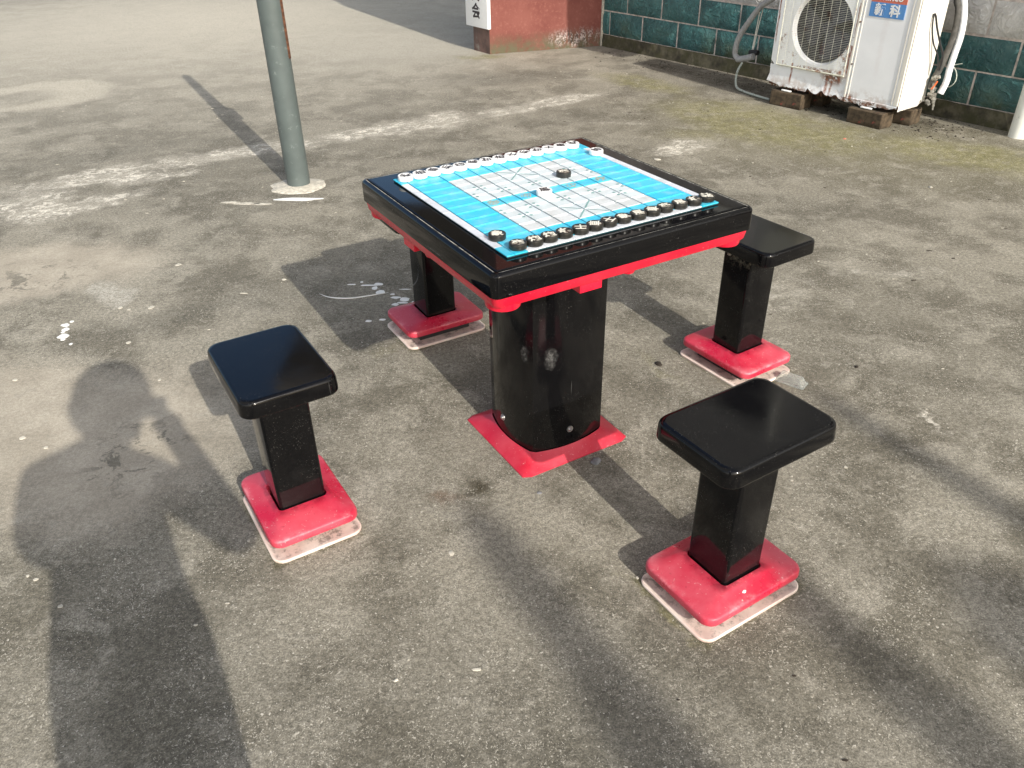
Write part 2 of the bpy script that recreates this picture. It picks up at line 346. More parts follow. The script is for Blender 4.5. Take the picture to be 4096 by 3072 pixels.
def mat_rusty_white():
    N = NT('rusty_white_enamel')
    x, y, z = N.sep(N.O)         # object axes: x along the front, z up
    c = N.mix(N.ramp(N.noise(4, 4, .6, vec=N.O), .3, .7), (.82, .83, .85), (.88, .89, .91))
    low = N.ramp(z, .24, .115, 0, 1)
    n1 = N.noise(16, 6, .72, vec=N.O)
    edge = N.math('MULTIPLY', low, N.ramp(n1, .46, .62))
    tips = N.math('ADD', N.ramp(z, .150, .115, 0, .9), N.math('MULTIPLY', low, .25))
    c = N.mix(N.math('MULTIPLY', edge, .35), c, (.45, .30, .17))
    c = N.mix(N.math('MULTIPLY', tips, N.ramp(n1, .44, .56)), c, (.16, .055, .02))
    # rust runs below the grille corners
    def run(x0, z1, z0, wd):
        xx = N.math('ADD', x, N.math('MULTIPLY', N.math('SUBTRACT', N.noise(7, 3, .6, vec=N.O), .5), .03))
        a = N.ramp(N.math('ABSOLUTE', N.math('SUBTRACT', xx, x0)), wd, wd*.15)
        b = N.math('MULTIPLY', N.ramp(z, z1+.01, z1), N.ramp(z, z0-.02, z0+.05)); return N.math('MULTIPLY', a, b)
    rr_ = None
    for a in ((.178, .285, .15, .011), (.462, .28, .12, .018), (.50, .22, .12, .012), (.55, .29, .2, .02), (.10, .29, .26, .008), (.012, .8, .40, .009), (.600, .45, .25, .012), (.605, .70, .52, .006), (.80, .64, .3, .03)):
        q = run(*a); q = N.math('MULTIPLY', q, .07) if a[0] == .80 else q
        rr_ = q if rr_ is None else N.math('MAXIMUM', rr_, q)
    c = N.mix(N.math('MULTIPLY', rr_, N.ramp(N.noise(30, 4, .7, vec=N.O), .3, .6, .45, 1)), c, (.26, .075, .028))
    for (cx_, cz_, rx, rz, th) in ((.075, .43, .03, .08, .50), (.56, .40, .045, .12, .48), (.50, .245, .11, .06, .42), (.16, .335, .06, .03, .52), (.35, .275, .3, .016, .47), (.645, .14, .06, .035, .45), (.80, .135, .15, .02, .50), (.585, .50, .03, .10, .52)):
        v = N.mapv(N.comb(x, 0, z), (cx_, 0, cz_), (0, 0, 0), (rx, 1, rz))
        b = N.math('MULTIPLY', N.ramp(N.vec('LENGTH', v, (0, 0, 0)), 1.1, .3), N.ramp(N.noise(34, 5, .75, vec=N.O), th, th+.08))
        c = N.mix(N.math('MULTIPLY', b, .9), c, N.mix(N.ramp(N.noise(50, 3, vec=N.O), .4, .6), (.30, .10, .04), (.11, .045, .02)))
    return N.out(c, .38, normal=N.bump(N.noise(9, 3, .5, vec=N.O), .25, .006), spec=.5)

def mat_pillar():
    N = NT('red_painted_plaster')
    x, y, z = N.sep(N.P)
    c = N.mix(N.ramp(N.noise(3, 5, .6), .3, .7), (.145, .042, .034), (.20, .070, .056))
    c = N.mix(N.ramp(N.noise(35, 5, .75), .50, .75, 0, .45), c, (.34, .15, .12))
    c = N.mix(N.math('MULTIPLY', N.ramp(z, .20, .02), N.ramp(N.noise(8, 5, .7), .36, .58, .25, 1)), c, (.10, .092, .055))
    v = N.mapv(N.P, (.38, 6.13, .09), (0, 0, 0), (.34, .5, .11))
    b = N.math('MULTIPLY', N.ramp(N.vec('LENGTH', v, (0, 0, 0)), 1.05, .2), N.ramp(N.noise(30, 5, .7, vec=N.mapv(N.P, sc=(.7, .7, 3))), .42, .56))
    c = N.mix(N.math('MULTIPLY', b, .85), c, N.mix(N.ramp(N.noise(60, 3), .42, .58), (.07, .065, .06), (.50, .44, .42)))
    return N.out(c, .8, normal=N.bump(N.noise(60, 5, .7), .5, .004), spec=.3)

M = {}
M['ground'] = mat_ground()
M['gloss'] = mat_black('gloss_black_plastic', .045, .2, .4, (.0030, .0030, .0035))
M['seat'] = mat_black('seat_black_plastic', .09, .25, .4, (.0030, .0030, .0035))
M['post'] = mat_black('post_black_steel', .08, .28, .8, (.0030, .0030, .0035), top=(.36, .44))
M['column'] = mat_black('column_black_steel', .09, .3, .8, (.0035, .0035, .004), spots=((.093, -.127, .352, .017, .030), (.133, -.070, .338, .024, .042)))
M['red'] = mat_red('red_steel', .12, .30, (.62, .006, .030))
M['redbase'] = mat_red('faded_red_plastic', .55, .34, (.50, .012, .042), wear_glint=.0655)
M['redplate'] = mat_red('scuffed_red_plate', .35, .45, (.50, .008, .030))
M['mat'] = mat_mat()
M['dust'] = mat_simple('groove_dust', (.26, .25, .22), .9, var=.7, sc=60)
M['cyan'] = mat_board('cyan_plastic', (.030, .50, .77), (.07, .54, .74), (.30, .60, .66))
M['cyanframe'] = mat_board('cyan_frame_plastic', (.015, .42, .62), (.03, .46, .66), (.20, .50, .58))
M['pale'] = mat_board('pale_plastic', (.57, .65, .68), (.63, .70, .73), (.50, .53, .53))
M['paledirty'] = mat_board('pale_dirty_plastic', (.56, .60, .61), (.64, .68, .70), (.42, .42, .41))
M['whiteframe'] = mat_board('white_frame_plastic', (.62, .65, .72), (.66, .69, .74), (.45, .45, .44))
M['gap'] = mat_simple('teal_gap', (.015, .07, .09), .6)
M['mark'] = mat_simple('worn_green_print', (.20, .36, .35), .6)
M['tanprint'] = mat_simple('worn_tan_print', (.36, .42, .36), .6)
M['pwhite'] = mat_simple('white_piece_plastic', (.80, .80, .79), .35, var=.03)
M['pblack'] = mat_simple('black_piece_plastic', (.018, .018, .016), .28, var=.2)
M['ink'] = mat_simple('black_ink', (.02, .015, .02), .5)
M['cream'] = mat_simple('cream_ink', (.72, .69, .60), .5)
M['steel'] = mat_simple('galvanised_bolt', (.50, .50, .50), .32, .9, dirt=(.25, .14, .08))
M['poleg'] = mat_simple('grey_green_pole_paint', (.085, .105, .103), .48, var=.10, sc=9, dirt=(.18, .21, .20), dsc=30, dth=(.60, .72))
M['rust'] = mat_simple('rust', (.11, .045, .022), .85, var=.5, sc=50, bump=.5)
M['mortar'] = mat_simple('pale_mortar', (.50, .47, .40), .9, var=.25, sc=60, bump=.6, dirt=(.22, .2, .17), dsc=50)
M['wpaint'] = mat_simple('spilled_white_paint', (.80, .80, .78), .45, var=.06)
M['green'] = mat_glazed('green_glazed_tile', (.030, .100, .104), (.052, .160, .160))
M['wtile'] = mat_glazed('grey_white_tile', (.52, .51, .49), (.66, .65, .63), False)
M['grout'] = mat_simple('pinkish_grout', (.52, .46, .42), .9, var=.3, sc=20, dirt=(.10, .09, .06), dsc=6)
M['plinth'] = mat_simple('mossy_plinth', (.075, .068, .045), .92, var=.6, sc=12, bump=.8, dirt=(.045, .045, .018), dsc=9, dth=(.42, .6))
M['pillar'] = mat_pillar()
M['pillarside'] = mat_simple('dark_red_brown_paint', (.12, .070, .058), .6, var=.3, sc=10, dirt=(.25, .23, .20), dsc=8)
M['sign'] = mat_simple('white_sign_enamel', (.80, .81, .82), .3, var=.02)
M['unit'] = mat_rusty_white()
M['unitside'] = mat_simple('cream_white_enamel', (.74, .715, .65), .4, var=.04, sc=6, dirt=(.45, .36, .24), dsc=16, dth=(.70, .8))
M['wire'] = mat_simple('grille_wire', (.70, .70, .60), .45, var=.15, sc=40, dirt=(.30, .13, .06), dsc=14, dth=(.56, .66))
M['cavity'] = mat_simple('dark_cavity', (.012, .012, .02), .6)
M['blade'] = mat_simple('fan_blade', (.03, .032, .05), .5)
M['blue'] = mat_simple('blue_sticker', (.095, .27, .60), .45, var=.06, sc=20, dirt=(.16, .28, .45), dsc=20)
M['orange'] = mat_simple('red_orange_sticker', (.60, .16, .10), .45)
M['brick'] = mat_simple('mossy_brick', (.070, .050, .030), .92, var=.45, sc=28, bump=.9, dirt=(.24, .06, .045), dsc=16, dth=(.60, .68))
M['hose'] = mat_simple('grey_insulation', (.36, .36, .36), .7, var=.12, sc=50, dirt=(.16, .15, .13), dsc=20)
M['thinhose'] = mat_simple('pale_grey_hose', (.42, .46, .41), .5, dirt=(.12, .14, .07), dsc=30)
M['cord'] = mat_simple('white_cord', (.74, .72, .66), .5)
M['blk'] = mat_simple('black_rubber', (.018, .018, .02), .55)
M['foam'] = mat_simple('aged_black_foam', (.075, .072, .065), .85, var=.3)
M['wpipe'] = mat_simple('white_wrapped_pipe', (.72, .74, .76), .55, var=.06, dirt=(.3, .3, .29), dsc=25, dth=(.62, .75))
M['brass'] = mat_simple('grimy_valve', (.30, .29, .26), .5, .5, var=.4, sc=60, dirt=(.08, .06, .05), dsc=40)
M['copper'] = mat_simple('orange_wire', (.75, .16, .05), .5)
M['pvc'] = mat_simple('white_pvc', (.74, .75, .70), .45, var=.05, sc=9, dirt=(.16, .16, .12), dsc=30, dth=(.62, .72))
M['stone'] = mat_simple('grey_stone', (.17, .17, .175), .9, var=.3, sc=60)
M['fleck'] = mat_simple('pale_fleck', (.50, .47, .40), .8, var=.2)
M['leaf'] = mat_simple('dry_leaf', (.030, .022, .015), .8, var=.4)
M['conc'] = mat_simple('canopy_concrete', (.24, .22, .19), .9)
M['bark'] = mat_simple('bark', (.10, .08, .06), .9)
M['foliage'] = mat_simple('foliage', (.05, .09, .03), .6, var=.3)
M['skin'] = mat_simple('skin', (.45, .28, .20), .55)
M['jacket'] = mat_simple('dark_jacket_cloth', (.05, .055, .075), .85)
M['trouser'] = mat_simple('grey_trouser_cloth', (.08, .08, .085), .9)
M['hair'] = mat_simple('black_hair', (.012, .010, .010), .5)
def mat_clear():
    N = NT('clear_plastic'); N.b.inputs['Transmission Weight'].default_value = .85
    N.b.inputs['IOR'].default_value = 1.12
    return N.out((.86, .88, .85), .22)
M['clear'] = mat_clear()

# ------------------------------------------------------------------ ground
bm = bmesh.new()
box(bm, -300, 300, -300, 300, -.6, 0)
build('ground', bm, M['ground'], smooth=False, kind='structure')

# ------------------------------------------------------------------ building (wall frame: s along the wall, off towards the yard)
WO = Vector((.635, 6.22, 0)); WE = Vector((.61007, -.79236, 0)); WN = Vector((-.79236, -.61007, 0))
WANG = math.atan2(WE.y, WE.x)
MW = Matrix(((WE.x, WN.x, 0, WO.x), (WE.y, WN.y, 0, WO.y), (0, 0, 1, 0), (0, 0, 0, 1)))
def W(s, off, z): return MW @ Vector((s, off, z))

bld = empty('building', WO, label='building with a green and grey tiled wall and a red entrance pier', cat='building')
bld_inv = Matrix.Translation(-WO)
def wbuild(name, bm, mat, parent=bld, **k):
    bm.transform(MW); bm.transform(bld_inv); return build(name, bm, mat, parent, **k)
bm = bmesh.new(); box(bm, 0, 9.5, -.26, -.004, 0, 5.4); wbuild('wall_core', bm, M['grout'])
bm = bmesh.new()
t = bmesh.new()
nx = 90
for i in range(nx+1):
    pass
t.free()
rings = []
for i in range(nx+1):
    s = 9.5*i/nx; o = .012+.006*mnoise.noise(Vector((s*5, 0, 3))); h = .104+.006*mnoise.noise(Vector((s*7, 2, 3)))
    rings.append([Vector((s, -.003, 0)), Vector((s, o+.004, 0)), Vector((s, o, h*.6)), Vector((s, o-.004, h)), Vector((s, -.003, h))])
loft(bm, rings); wbuild('plinth', bm, M['plinth'], angle=50)

def tile_mesh(seed, L=.416, Hh=.196):
    b = bmesh.new(); nx_, nz_ = 9, 5; g = []
    for j in range(nz_+1):
        row = []
        for i in range(nx_+1):
            u, v = i/nx_, j/nz_
            e = min(u, 1-u)*L; f = min(v, 1-v)*Hh; m = min(e, f)
            d = 0 if m <= 0 else .006+min(1, m/.035)*(.006+.010*(.5+.5*mnoise.noise(Vector((u*3.1+seed*7.3, v*2.2, seed)))))
            row.append(b.verts.new((u*L, d, v*Hh)))
        g.append(row)
    for j in range(nz_):
        for i in range(nx_): b.faces.new((g[j][i], g[j][i+1], g[j+1][i+1], g[j+1][i]))
    me = bpy.data.meshes.new('tile')
    b.normal_update()
    for f in b.faces: f.smooth = True
    b.to_mesh(me); b.free(); return me
TM = [tile_mesh(k) for k in range(5)]
def tiles(z0, s0, mat, n0, n1):
    for k in range(n0, n1):
        me = TM[random.randrange(5)]
        key = me.name+mat.name
        mm = bpy.data.meshes.get(key)
        if mm is None:
            mm = me.copy(); mm.name = key; mm.materials.append(mat)
        o = bpy.data.objects.new('tile', mm); COL.objects.link(o); o.parent = bld
        s = s0+.4295*k+.007
        if s < 0:
            sc = (s+.416)/.416
            if sc < .15: continue
            o.scale = (sc, 1, 1); s = .004
        p = W(s, -.003, z0); o.location = p-WO; o.rotation_euler = (0, 0, WANG)
        # wall normal is -y in the turned frame when WN is to the right of WE
        if (Vector((-sin(WANG), cos(WANG), 0))-WN).length > .1: o.scale = (o.scale[0], -1, 1)
for r_, (z0, s0, m_) in enumerate(((.109, .09, M['green']), (.315, .313, M['green']), (.526, .09, M['wtile']), (.738, .313, M['wtile']))):
    tiles(z0, s0, m_, -1, 12)
bm = bmesh.new(); box(bm, 0, 9.5, -.003, .008, .945, 5.4); wbuild('upper_wall', bm, M['wtile'])
# window bays high on the wall
for s0 in (1.0, 3.6, 6.2):
    bm = bmesh.new()
    for (a, b_, c_, d_) in ((0, 1.6, 0, .06), (0, 1.6, 1.44, 1.5), (0, .06, .06, 1.44), (1.54, 1.6, .06, 1.44), (.77, .83, .06, 1.44)): box(bm, s0+a, s0+b_, .010, .05, 2.6+c_, 2.6+d_)
    fr = wbuild('window_frame', bm, M['pvc'])
    bm = bmesh.new(); box(bm, s0+.06, s0+1.54, .009, .020, 2.66, 4.04); wbuild('window_pane', bm, M['cavity'], parent=fr)
# pillar / pier
P0 = Vector((-.42, 5.87, 0)); P1 = Vector((.632, 6.22, 0)); PL = Vector((-.579, 6.09, 0))
bk = Vector((.47, 6.44, 0))
bm = bmesh.new()
foot = [P0, P1, bk, PL]
vv = [[bm.verts.new(p+Vector((0, 0, z))) for p in foot] for z in (0, 4.6)]
for i in range(4):
    f = bm.faces.new((vv[0][i], vv[0][(i+1) % 4], vv[1][(i+1) % 4], vv[1][i])); f.material_index = 1 if i == 3 else 0
bm.faces.new(vv[1]); bm.faces.new(vv[0][::-1])
bm.transform(bld_inv); build('pier', bm, [M['pillar'], M['pillarside']], bld, smooth=False)
# sill strip where pier meets tiled wall
bm = bmesh.new(); box(bm, -.002, .012, .0, .022, 0, 4.6); wbuild('corner_bead', bm, M['mortar'])
# canopy carried by the pier, roof edge
bm = bmesh.new(); box(bm, -3.1, 1.2, 5.95, 10.5, 4.6, 5.0); bm.transform(bld_inv); build('canopy', bm, M['conc'], bld, smooth=False)
bm = bmesh.new(); box(bm, -3.1, 1.0, 7.9, 8.15, 5.0, 7.0); bm.transform(bld_inv); build('parapet', bm, M['pillar'], bld, smooth=False)
bm = bmesh.new(); box(bm, -.1, 9.5, -.6, -.0041, 5.4, 5.6); wbuild('roof_edge', bm, M['conc'])

# hanging sign board on the pier side
se = (PL-P0).normalized(); sn = Vector((se.y, -se.x, 0)); sn = sn if sn.dot(CAM-P0) > 0 else -sn
sg = empty('sign_board', P0+se*.15, label='white vertical sign board with black characters hanging on the red pier', cat='sign')
bm = bmesh.new(); bbox(bm, -.18, .185, -.018, .018, .218, 2.2, .004)
ang = math.atan2(-se.y, -se.x)
MS = Matrix.Rotation(ang, 4, 'Z')
# x axis of the board frame runs from far edge to near edge
bm.transform(MS); bm.transform(Matrix.Translation(sn*.022)); build('board', bm, M['sign'], sg)
def text_mesh(name, body, size, mat, extrude=.0008, offset=0, parent=None):
    cu = bpy.data.curves.new(name, 'FONT'); cu.body = body; cu.size = size; cu.extrude = extrude; cu.offset = offset
    cu.align_x = 'CENTER'; cu.align_y = 'CENTER'; cu.resolution_u = 2
    o = bpy.data.objects.new(name, cu); COL.objects.link(o)
    dg = bpy.context.evaluated_depsgraph_get(); me = bpy.data.meshes.new_from_object(o.evaluated_get(dg))
    bpy.data.objects.remove(o); me.name = name; me.materials.clear(); me.materials.append(mat)
    # centre on its own outline
    xs = [v.co.x for v in me.vertices]; ys = [v.co.y for v in me.vertices]
    if xs:
        cx, cy = (min(xs)+max(xs))/2, (min(ys)+max(ys))/2
        for v in me.vertices: v.co.x -= cx; v.co.y -= cy
    return me
SU = Matrix((( -se.x, 0, sn.x), (-se.y, 0, sn.y), (0, 1, 0))).to_4x4()
for i, ch in enumerate('会员委'):
    me = text_mesh('sign_character', ch, .135, M['ink'], .0008, .0030)
    o = bpy.data.objects.new('sign_character', me); COL.objects.link(o); o.parent = sg
    o.matrix_local = Matrix.Translation(sn*.0415+Vector((0, 0, .357+.142*i))-se*.0) @ SU
# ------------------------------------------------------------------ outdoor unit standing by the wall
A0s, A0o = 2.37, .554; UW, UD, UH = 1.0, .30, .93
MA = Matrix.Translation(W(A0s, A0o, 0)) @ Matrix.Rotation(WANG, 4, 'Z')
flip = 1 if (MA.to_3x3() @ Vector((0, 1, 0))).dot(WN) > 0 else -1     # local +y towards or away from the yard
unit = empty('outdoor_unit', W(A0s, A0o, 0), WANG, label='rusty white air conditioner outdoor unit standing on bricks by the tiled wall', cat='air conditioner')
YB = -1*flip    # direction to the back in local y
random.seed(3)
def jag(s, base=.120, amp=.018): return base+amp*mnoise.noise(Vector((s*18, 1.3, 0)))+.012*mnoise.noise(Vector((s*55, 5, 0)))
FC, FZ, FR = .357, .526, .226
def q(x, y, z): return Vector((x, y*YB, z))
# left front panel with fan opening
bm = bmesh.new(); NS = 64
oc, ic, ic2 = [], [], []
for i in range(NS):
    a = 2*pi*i/NS; ca, sa = cos(a), sin(a)
    x0, x1, z0, z1 = 0, .617, .26, UH
    tt = min([(x1-FC)/ca if ca > 1e-6 else ((x0-FC)/ca if ca < -1e-6 else 9), (z1-FZ)/sa if sa > 1e-6 else ((z0-FZ)/sa if sa < -1e-6 else 9)])
    oc.append((FC+tt*ca, FZ+tt*sa)); ic.append((FC+FR*ca, FZ+FR*sa)); ic2.append((FC+FR*.94*ca, FZ+FR*.94*sa))
vo = [bm.verts.new(q(x, 0, z)) for x, z in oc]; vi = [bm.verts.new(q(x, .002, z)) for x, z in ic]; vj = [bm.verts.new(q(x, .035, z)) for x, z in ic2]
for i in range(NS):
    j = (i+1) % NS; bm.faces.new((vo[i], vo[j], vi[j], vi[i])); bm.faces.new((vi[i], vi[j], vj[j], vj[i]))
for cx_, cz_ in ((0, UH), (.617, UH)):
    c = bm.verts.new(q(cx_, 0, cz_)); ks = sorted(range(NS), key=lambda i: (oc[i][0]-cx_)**2+(oc[i][1]-cz_)**2)[:2]; bm.faces.new((c, vo[ks[0]], vo[ks[1]]))
# torn lower apron
ns = 48; top_, mid_, bot_ = [], [], []
for i in range(ns+1):
    s = .617*i/ns; b = jag(s, .128, .014)
    if s < .10: b = .150-.02*(s/.10)+.006*mnoise.noise(Vector((s*80, 0, 0)))
    if .30 < s < .60: b += .020*max(0, sin(s*60))*(1 if mnoise.noise(Vector((s*9, 0, 7))) > -.2 else .3)
    bulge = -.006*sin(pi*min(1, s/.3)) if s < .3 else .008*sin((s-.3)*9)
    top_.append(bm.verts.new(q(s, 0, .262))); mid_.append(bm.verts.new(q(s, .004+bulge, .20))); bot_.append(bm.verts.new(q(s-(.012 if s < .02 else 0), -.004-.006*abs(mnoise.noise(Vector((s*14, 2, 0)))), b)))
for i in range(ns):
    bm.faces.new((top_[i], top_[i+1], mid_[i+1], mid_[i])); bm.faces.new((mid_[i], mid_[i+1], bot_[i+1], bot_[i]))
bmesh.ops.remove_doubles(bm, verts=bm.verts, dist=.0004)
build('fan_panel', bm, M['unit'], unit, angle=50)
# right front panel
bm = bmesh.new()
ns = 26; rows = []
for i in range(ns+1):
    s = .619+.375*i/ns; b = jag(s, .118, .010)
    if s > .955: b = .118+.05*(s-.955)/.04*abs(mnoise.noise(Vector((s*60, 0, 2))))+.012
    rows.append([q(s, .0, UH), q(s, .0, .147), q(s, -.003, .143), q(s, -.001, b)])
vr = [[bm.verts.new(p) for p in r_] for r_ in rows]
for i in range(ns):
    for j in range(3): bm.faces.new((vr[i][j], vr[i+1][j], vr[i+1][j+1], vr[i][j+1]))
build('service_panel', bm, M['unit'], unit, angle=30)
bm = bmesh.new()      # raised bead round the service panel
loft(bm, [[q(.640+dx, -.0035, z) if k else q(.640+dx, .001, z) for (dx, z, k) in ((0, .150, 0), (0, .150, 1), (.004, .150, 1), (.004, .150, 0))], [q(.640+dx, -.0035, UH-.02) if k else q(.640+dx, .001, UH-.02) for (dx, z, k) in ((0, .150, 0), (0, .150, 1), (.004, .150, 1), (.004, .150, 0))]])
box(bm, .95, .955, min(-.0035*YB, .001*YB), max(-.0035*YB, .001*YB), .150, UH-.02)
build('panel_bead', bm, M['unitside'], unit, smooth=False)
# corner post and torn foot
bm = bmesh.new()
for (x0, x1, y0, y1, z0, z1) in ((.966, .995, -.004, .012, .150, UH), (.610, .6255, -.005, .004, .142, UH)):
    ya, yb = sorted((y0*YB, y1*YB)); bbox(bm, x0, x1, ya, yb, z0, z1, .003, 1)
build('corner_strip', bm, M['unitside'], unit)
# side panel, torn along the bottom, with screw holes
bm = bmesh.new(); ns = 20; vr = []
for i in range(ns+1):
    y = .004+(UD-.004)*i/ns; b = .118+.004*mnoise.noise(Vector((y*70, 0, 0)))-.004*(i == 0)
    if i > 15: b += .03*(i-15)/5
    vr.append([bm.verts.new(q(1.0, y, UH)), bm.verts.new(q(1.0, y, .145)), bm.verts.new(q(1.002, y, .140)), bm.verts.new(q(1.0, y, b))])
for i in range(ns):
    for j in range(3): bm.faces.new((vr[i][j], vr[i+1][j], vr[i+1][j+1], vr[i][j+1]))
build('side_panel', bm, M['unitside'], unit, angle=30)
bm = bmesh.new()
def qbox(x0, x1, y0, y1, z0, z1, b=bm):
    ya, yb = sorted((y0*YB, y1*YB)); box(b, x0, x1, ya, yb, z0, z1)
qbox(0, .002, .003, UD, .15, UH); qbox(0.001, .999, UD-.002, UD, .15, UH); qbox(-.004, 1.004, -.004, UD+.004, UH, UH+.012)
build('casing', bm, M['unitside'], unit, smooth=False)
bm = bmesh.new(); qbox(.004, .994, .008, UD-.006, .128, .146, bm); build('base_pan', bm, M['rust'], unit, smooth=False)
bm = bmesh.new()
for k in range(24):
    s = .02+.57*k/24+random.random()*.01; hgt = .022+.02*random.random()
    v = [bm.verts.new(q(s, .006, .152)), bm.verts.new(q(s+.024, .006, .152)), bm.verts.new(q(s+.018, .002, .13-hgt*.45)), bm.verts.new(q(s+.008, .003, .128-hgt*.25))]
    bm.faces.new(v)
build('rust_flange', bm, M['rust'], unit, smooth=False)
# cavity and fan
bm = bmesh.new()
rings = [[q(FC+r*cos(2*pi*i/40), y, FZ+r*sin(2*pi*i/40)) for i in range(40)] for r, y in ((FR*.945, .034), (FR*.93, .12), (.05, .17), (.001, .17))]
loft(bm, rings, False, True); build('fan_shroud', bm, M['cavity'], unit)
fan = bmesh.new(); cyl(fan, q(FC, .07, FZ), q(FC, .12, FZ), .04, .045, 20); fo = build('fan', fan, M['blade'], unit)
for k in range(3):
    b = bmesh.new(); a0 = k*2*pi/3+.4; g = []
    for i in range(7):
        a = a0+1.5*i/6; g.append([b.verts.new(q(FC+r*cos(a), .06+.05*i/6+.0*r, FZ+r*sin(a))) for r in (.04, .12, .195)])
    for i in range(6):
        for j in range(2): b.faces.new((g[i][j], g[i+1][j], g[i+1][j+1], g[i][j+1]))
    build('blade', b, M['blade'], fo)
# wire grille
bm = bmesh.new()
def wirebar(x0, z0, x1, z1, y, r):
    cyl(bm, q(x0, y, z0), q(x1, y, z1), r, r, 4, False)
z = .272; k = 0
while z < .86:
    w1 = .0012*mnoise.noise(Vector((z*30, 0, 0)))
    wirebar(.060, z, .588, z+w1, -.016, .0006); z += .0103; k += 1
for i in range(10):
    x = .060+.528*i/9; wirebar(x, .270, x, .86, -.013, .0009)
for a, b_ in (((.060, .268), (.588, .268)), ((.060, .862), (.588, .862)), ((.058, .268), (.058, .862)), ((.590, .268), (.590, .862))):
    cyl(bm, q(a[0], -.014, a[1]), q(b_[0], -.014, b_[1]), .0035, .0035, 6)
build('fan_grille', bm, M['wire'], unit, kind='stuff')
bm = bmesh.new(); ya, yb = sorted((-.012*YB, .0*YB)); bbox(bm, .062, .586, ya, yb, .262, .272, .002, 1); build('grille_ledge', bm, M['wire'], unit)
# sticker
bm = bmesh.new(); ya, yb = sorted((-.0030*YB, -.0008*YB)); box(bm, .675, .908, ya, yb, .640, .722); st = build('sticker', bm, M['blue'], unit, smooth=False)
bm = bmesh.new(); box(bm, .675, .908, ya, yb, .7222, .80); build('sticker_top', bm, M['orange'], st, smooth=False)
TU = Matrix(((1, 0, 0), (0, 0, -YB), (0, 1, 0))).to_4x4() if YB > 0 else Matrix(((1, 0, 0), (0, 0, 1), (0, 1, 0))).to_4x4()
def onfront(body, size, x, z, mat, off=0):
    me = text_mesh('lettering', body, size, mat, .0006, off)
    o = bpy.data.objects.new('lettering', me); COL.objects.link(o); o.parent = st
    o.matrix_local = Matrix.Translation(Vector((x, -.0036*YB, z))) @ TU
onfront('新', .070, .742, .683, M['sign'], .0022); onfront('科', .070, .842, .683, M['sign'], .0022)
onfront('Shinco', .062, .80, .757, M['sign'], .001)
for (x, z) in ((.628, .60), (.628, .35)):
    b = bmesh.new(); cyl(b, q(x, -.009, z), q(x, .0, z), .004, .005, 8); build('screw', b, M['rust'], unit)
# unseen second unit, added further up to cast the shadow on the pier
u2 = empty('pier_shade_unit', W(2.47, .25, 1.65), WANG, label='unseen air conditioner unit added high on the wall to shade the pier', cat='air conditioner')
bm = bmesh.new(); ya, yb = sorted((-.34*YB, 0)); bbox(bm, 0, .85, ya, yb, 0, .58, .01, 2); build('casing', bm, M['unitside'], u2)
bm = bmesh.new(); cyl(bm, (.05+.28, -.34*YB, .34), (.05+.28, -.44*YB, .34), .20, .19, 24); build('notch_guard', bm, M['wire'], u2)  # drum added to give that shadow its notch
for x in (.1, .7):
    bm = bmesh.new(); ya, yb = sorted((-.34*YB, .255*YB)); box(bm, x, x+.04, ya, yb, -.04, -.001); build('bracket', bm, M['steel'], u2, smooth=False)

# bricks under the unit
def rough_box(sx, sy, sz, seed, amp=.004):
    b = bmesh.new(); box(b, 0, sx, 0, sy, 0, sz)
    bmesh.ops.bevel(b, geom=b.edges[:], offset=.006, segments=1, affect='EDGES')
    bmesh.ops.subdivide_edges(b, edges=[e for e in b.edges if e.calc_length() > .05], cuts=3, use_grid_fill=True)
    for v in b.verts:
        v.co += Vector([amp*mnoise.noise(v.co*40+Vector((seed*5+i*9, 0, 0))) for i in range(3)])
        v.co.z = max(v.co.z, 0)
    return b
for (s, o_, dz, rot, lab) in ((2.43, .588, .100, 2, 'mossy brown brick under the fan end of the outdoor unit, in front'), (3.05, .585, .098, -2, 'mossy brick with red chipped corner under the label end of the unit, in front'),
                              (2.46, .40, .100, 5, 'dark brick tucked behind the front brick under the fan end'), (3.12, .385, .098, 2, 'greenish brick at the back under the pipe end of the unit')):
    b = rough_box(.257, .125, dz, s); 
    o = build('brick', b, M['brick'], loc=W(s, o_, 0), rz=WANG+R(rot), label=lab, cat='brick', group='bricks under the outdoor unit')
    if flip > 0: o.location = W(s, o_-.125, 0)
for s, o_ in ((2.50, .575), (3.12, .570)):
    b = rough_box(.085, .02, .012, s, .001); build('packing_chip', b, M['wpaint'], loc=W(s, o_, .102)-Vector((0, 0, .002)), rz=WANG, label='white packing chip on the brick under the %s' % ('fan end' if s < 3 else 'label end'), cat='chip', group='white chips on the bricks')
# hoses and cables
def wtube(name, pts, r, mat, label, cat, seg=10, n=6, rib=0, parent=None, taper=None):
    b = bmesh.new(); tube(b, [W(*p) for p in pts], r, seg, n, rib, taper)
    if parent is None: return build(name, b, mat, label=label, cat=cat, angle=60)
    return build(name, b, mat, parent, angle=60)
h1 = wtube('insulated_hose', [(2.30, .32, .75), (2.2, .32, .686), (2.111, .32, .621), (2.041, .32, .576), (1.987, .32, .512), (1.933, .32, .437), (1.889, .32, .371), (1.86, .32, .295), (1.858, .32, .221), (1.894, .32, .192)], .021, M['hose'],
     'thick grey wrapped hose curving down left of the rusty outdoor unit', 'hose', 12, 5, .035)
wtube('hose_end', [(1.885, .32, .190), (1.925, .32, .196), (1.97, .32, .208), (2.030, .32, .228)], .024, M['hose'], None, None, 12, 4, .02, parent=h1)
wtube('drain_hose', [(1.945, .33, .175), (1.937, .36, .124), (1.960, .40, .070), (2.010, .44, .022), (2.106, .47, .012), (2.243, .50, .011), (2.380, .52, .011)], .0085, M['thinhose'], 'thin pale drain hose looping from the grey hose down to the ground', 'hose', 10, 6)
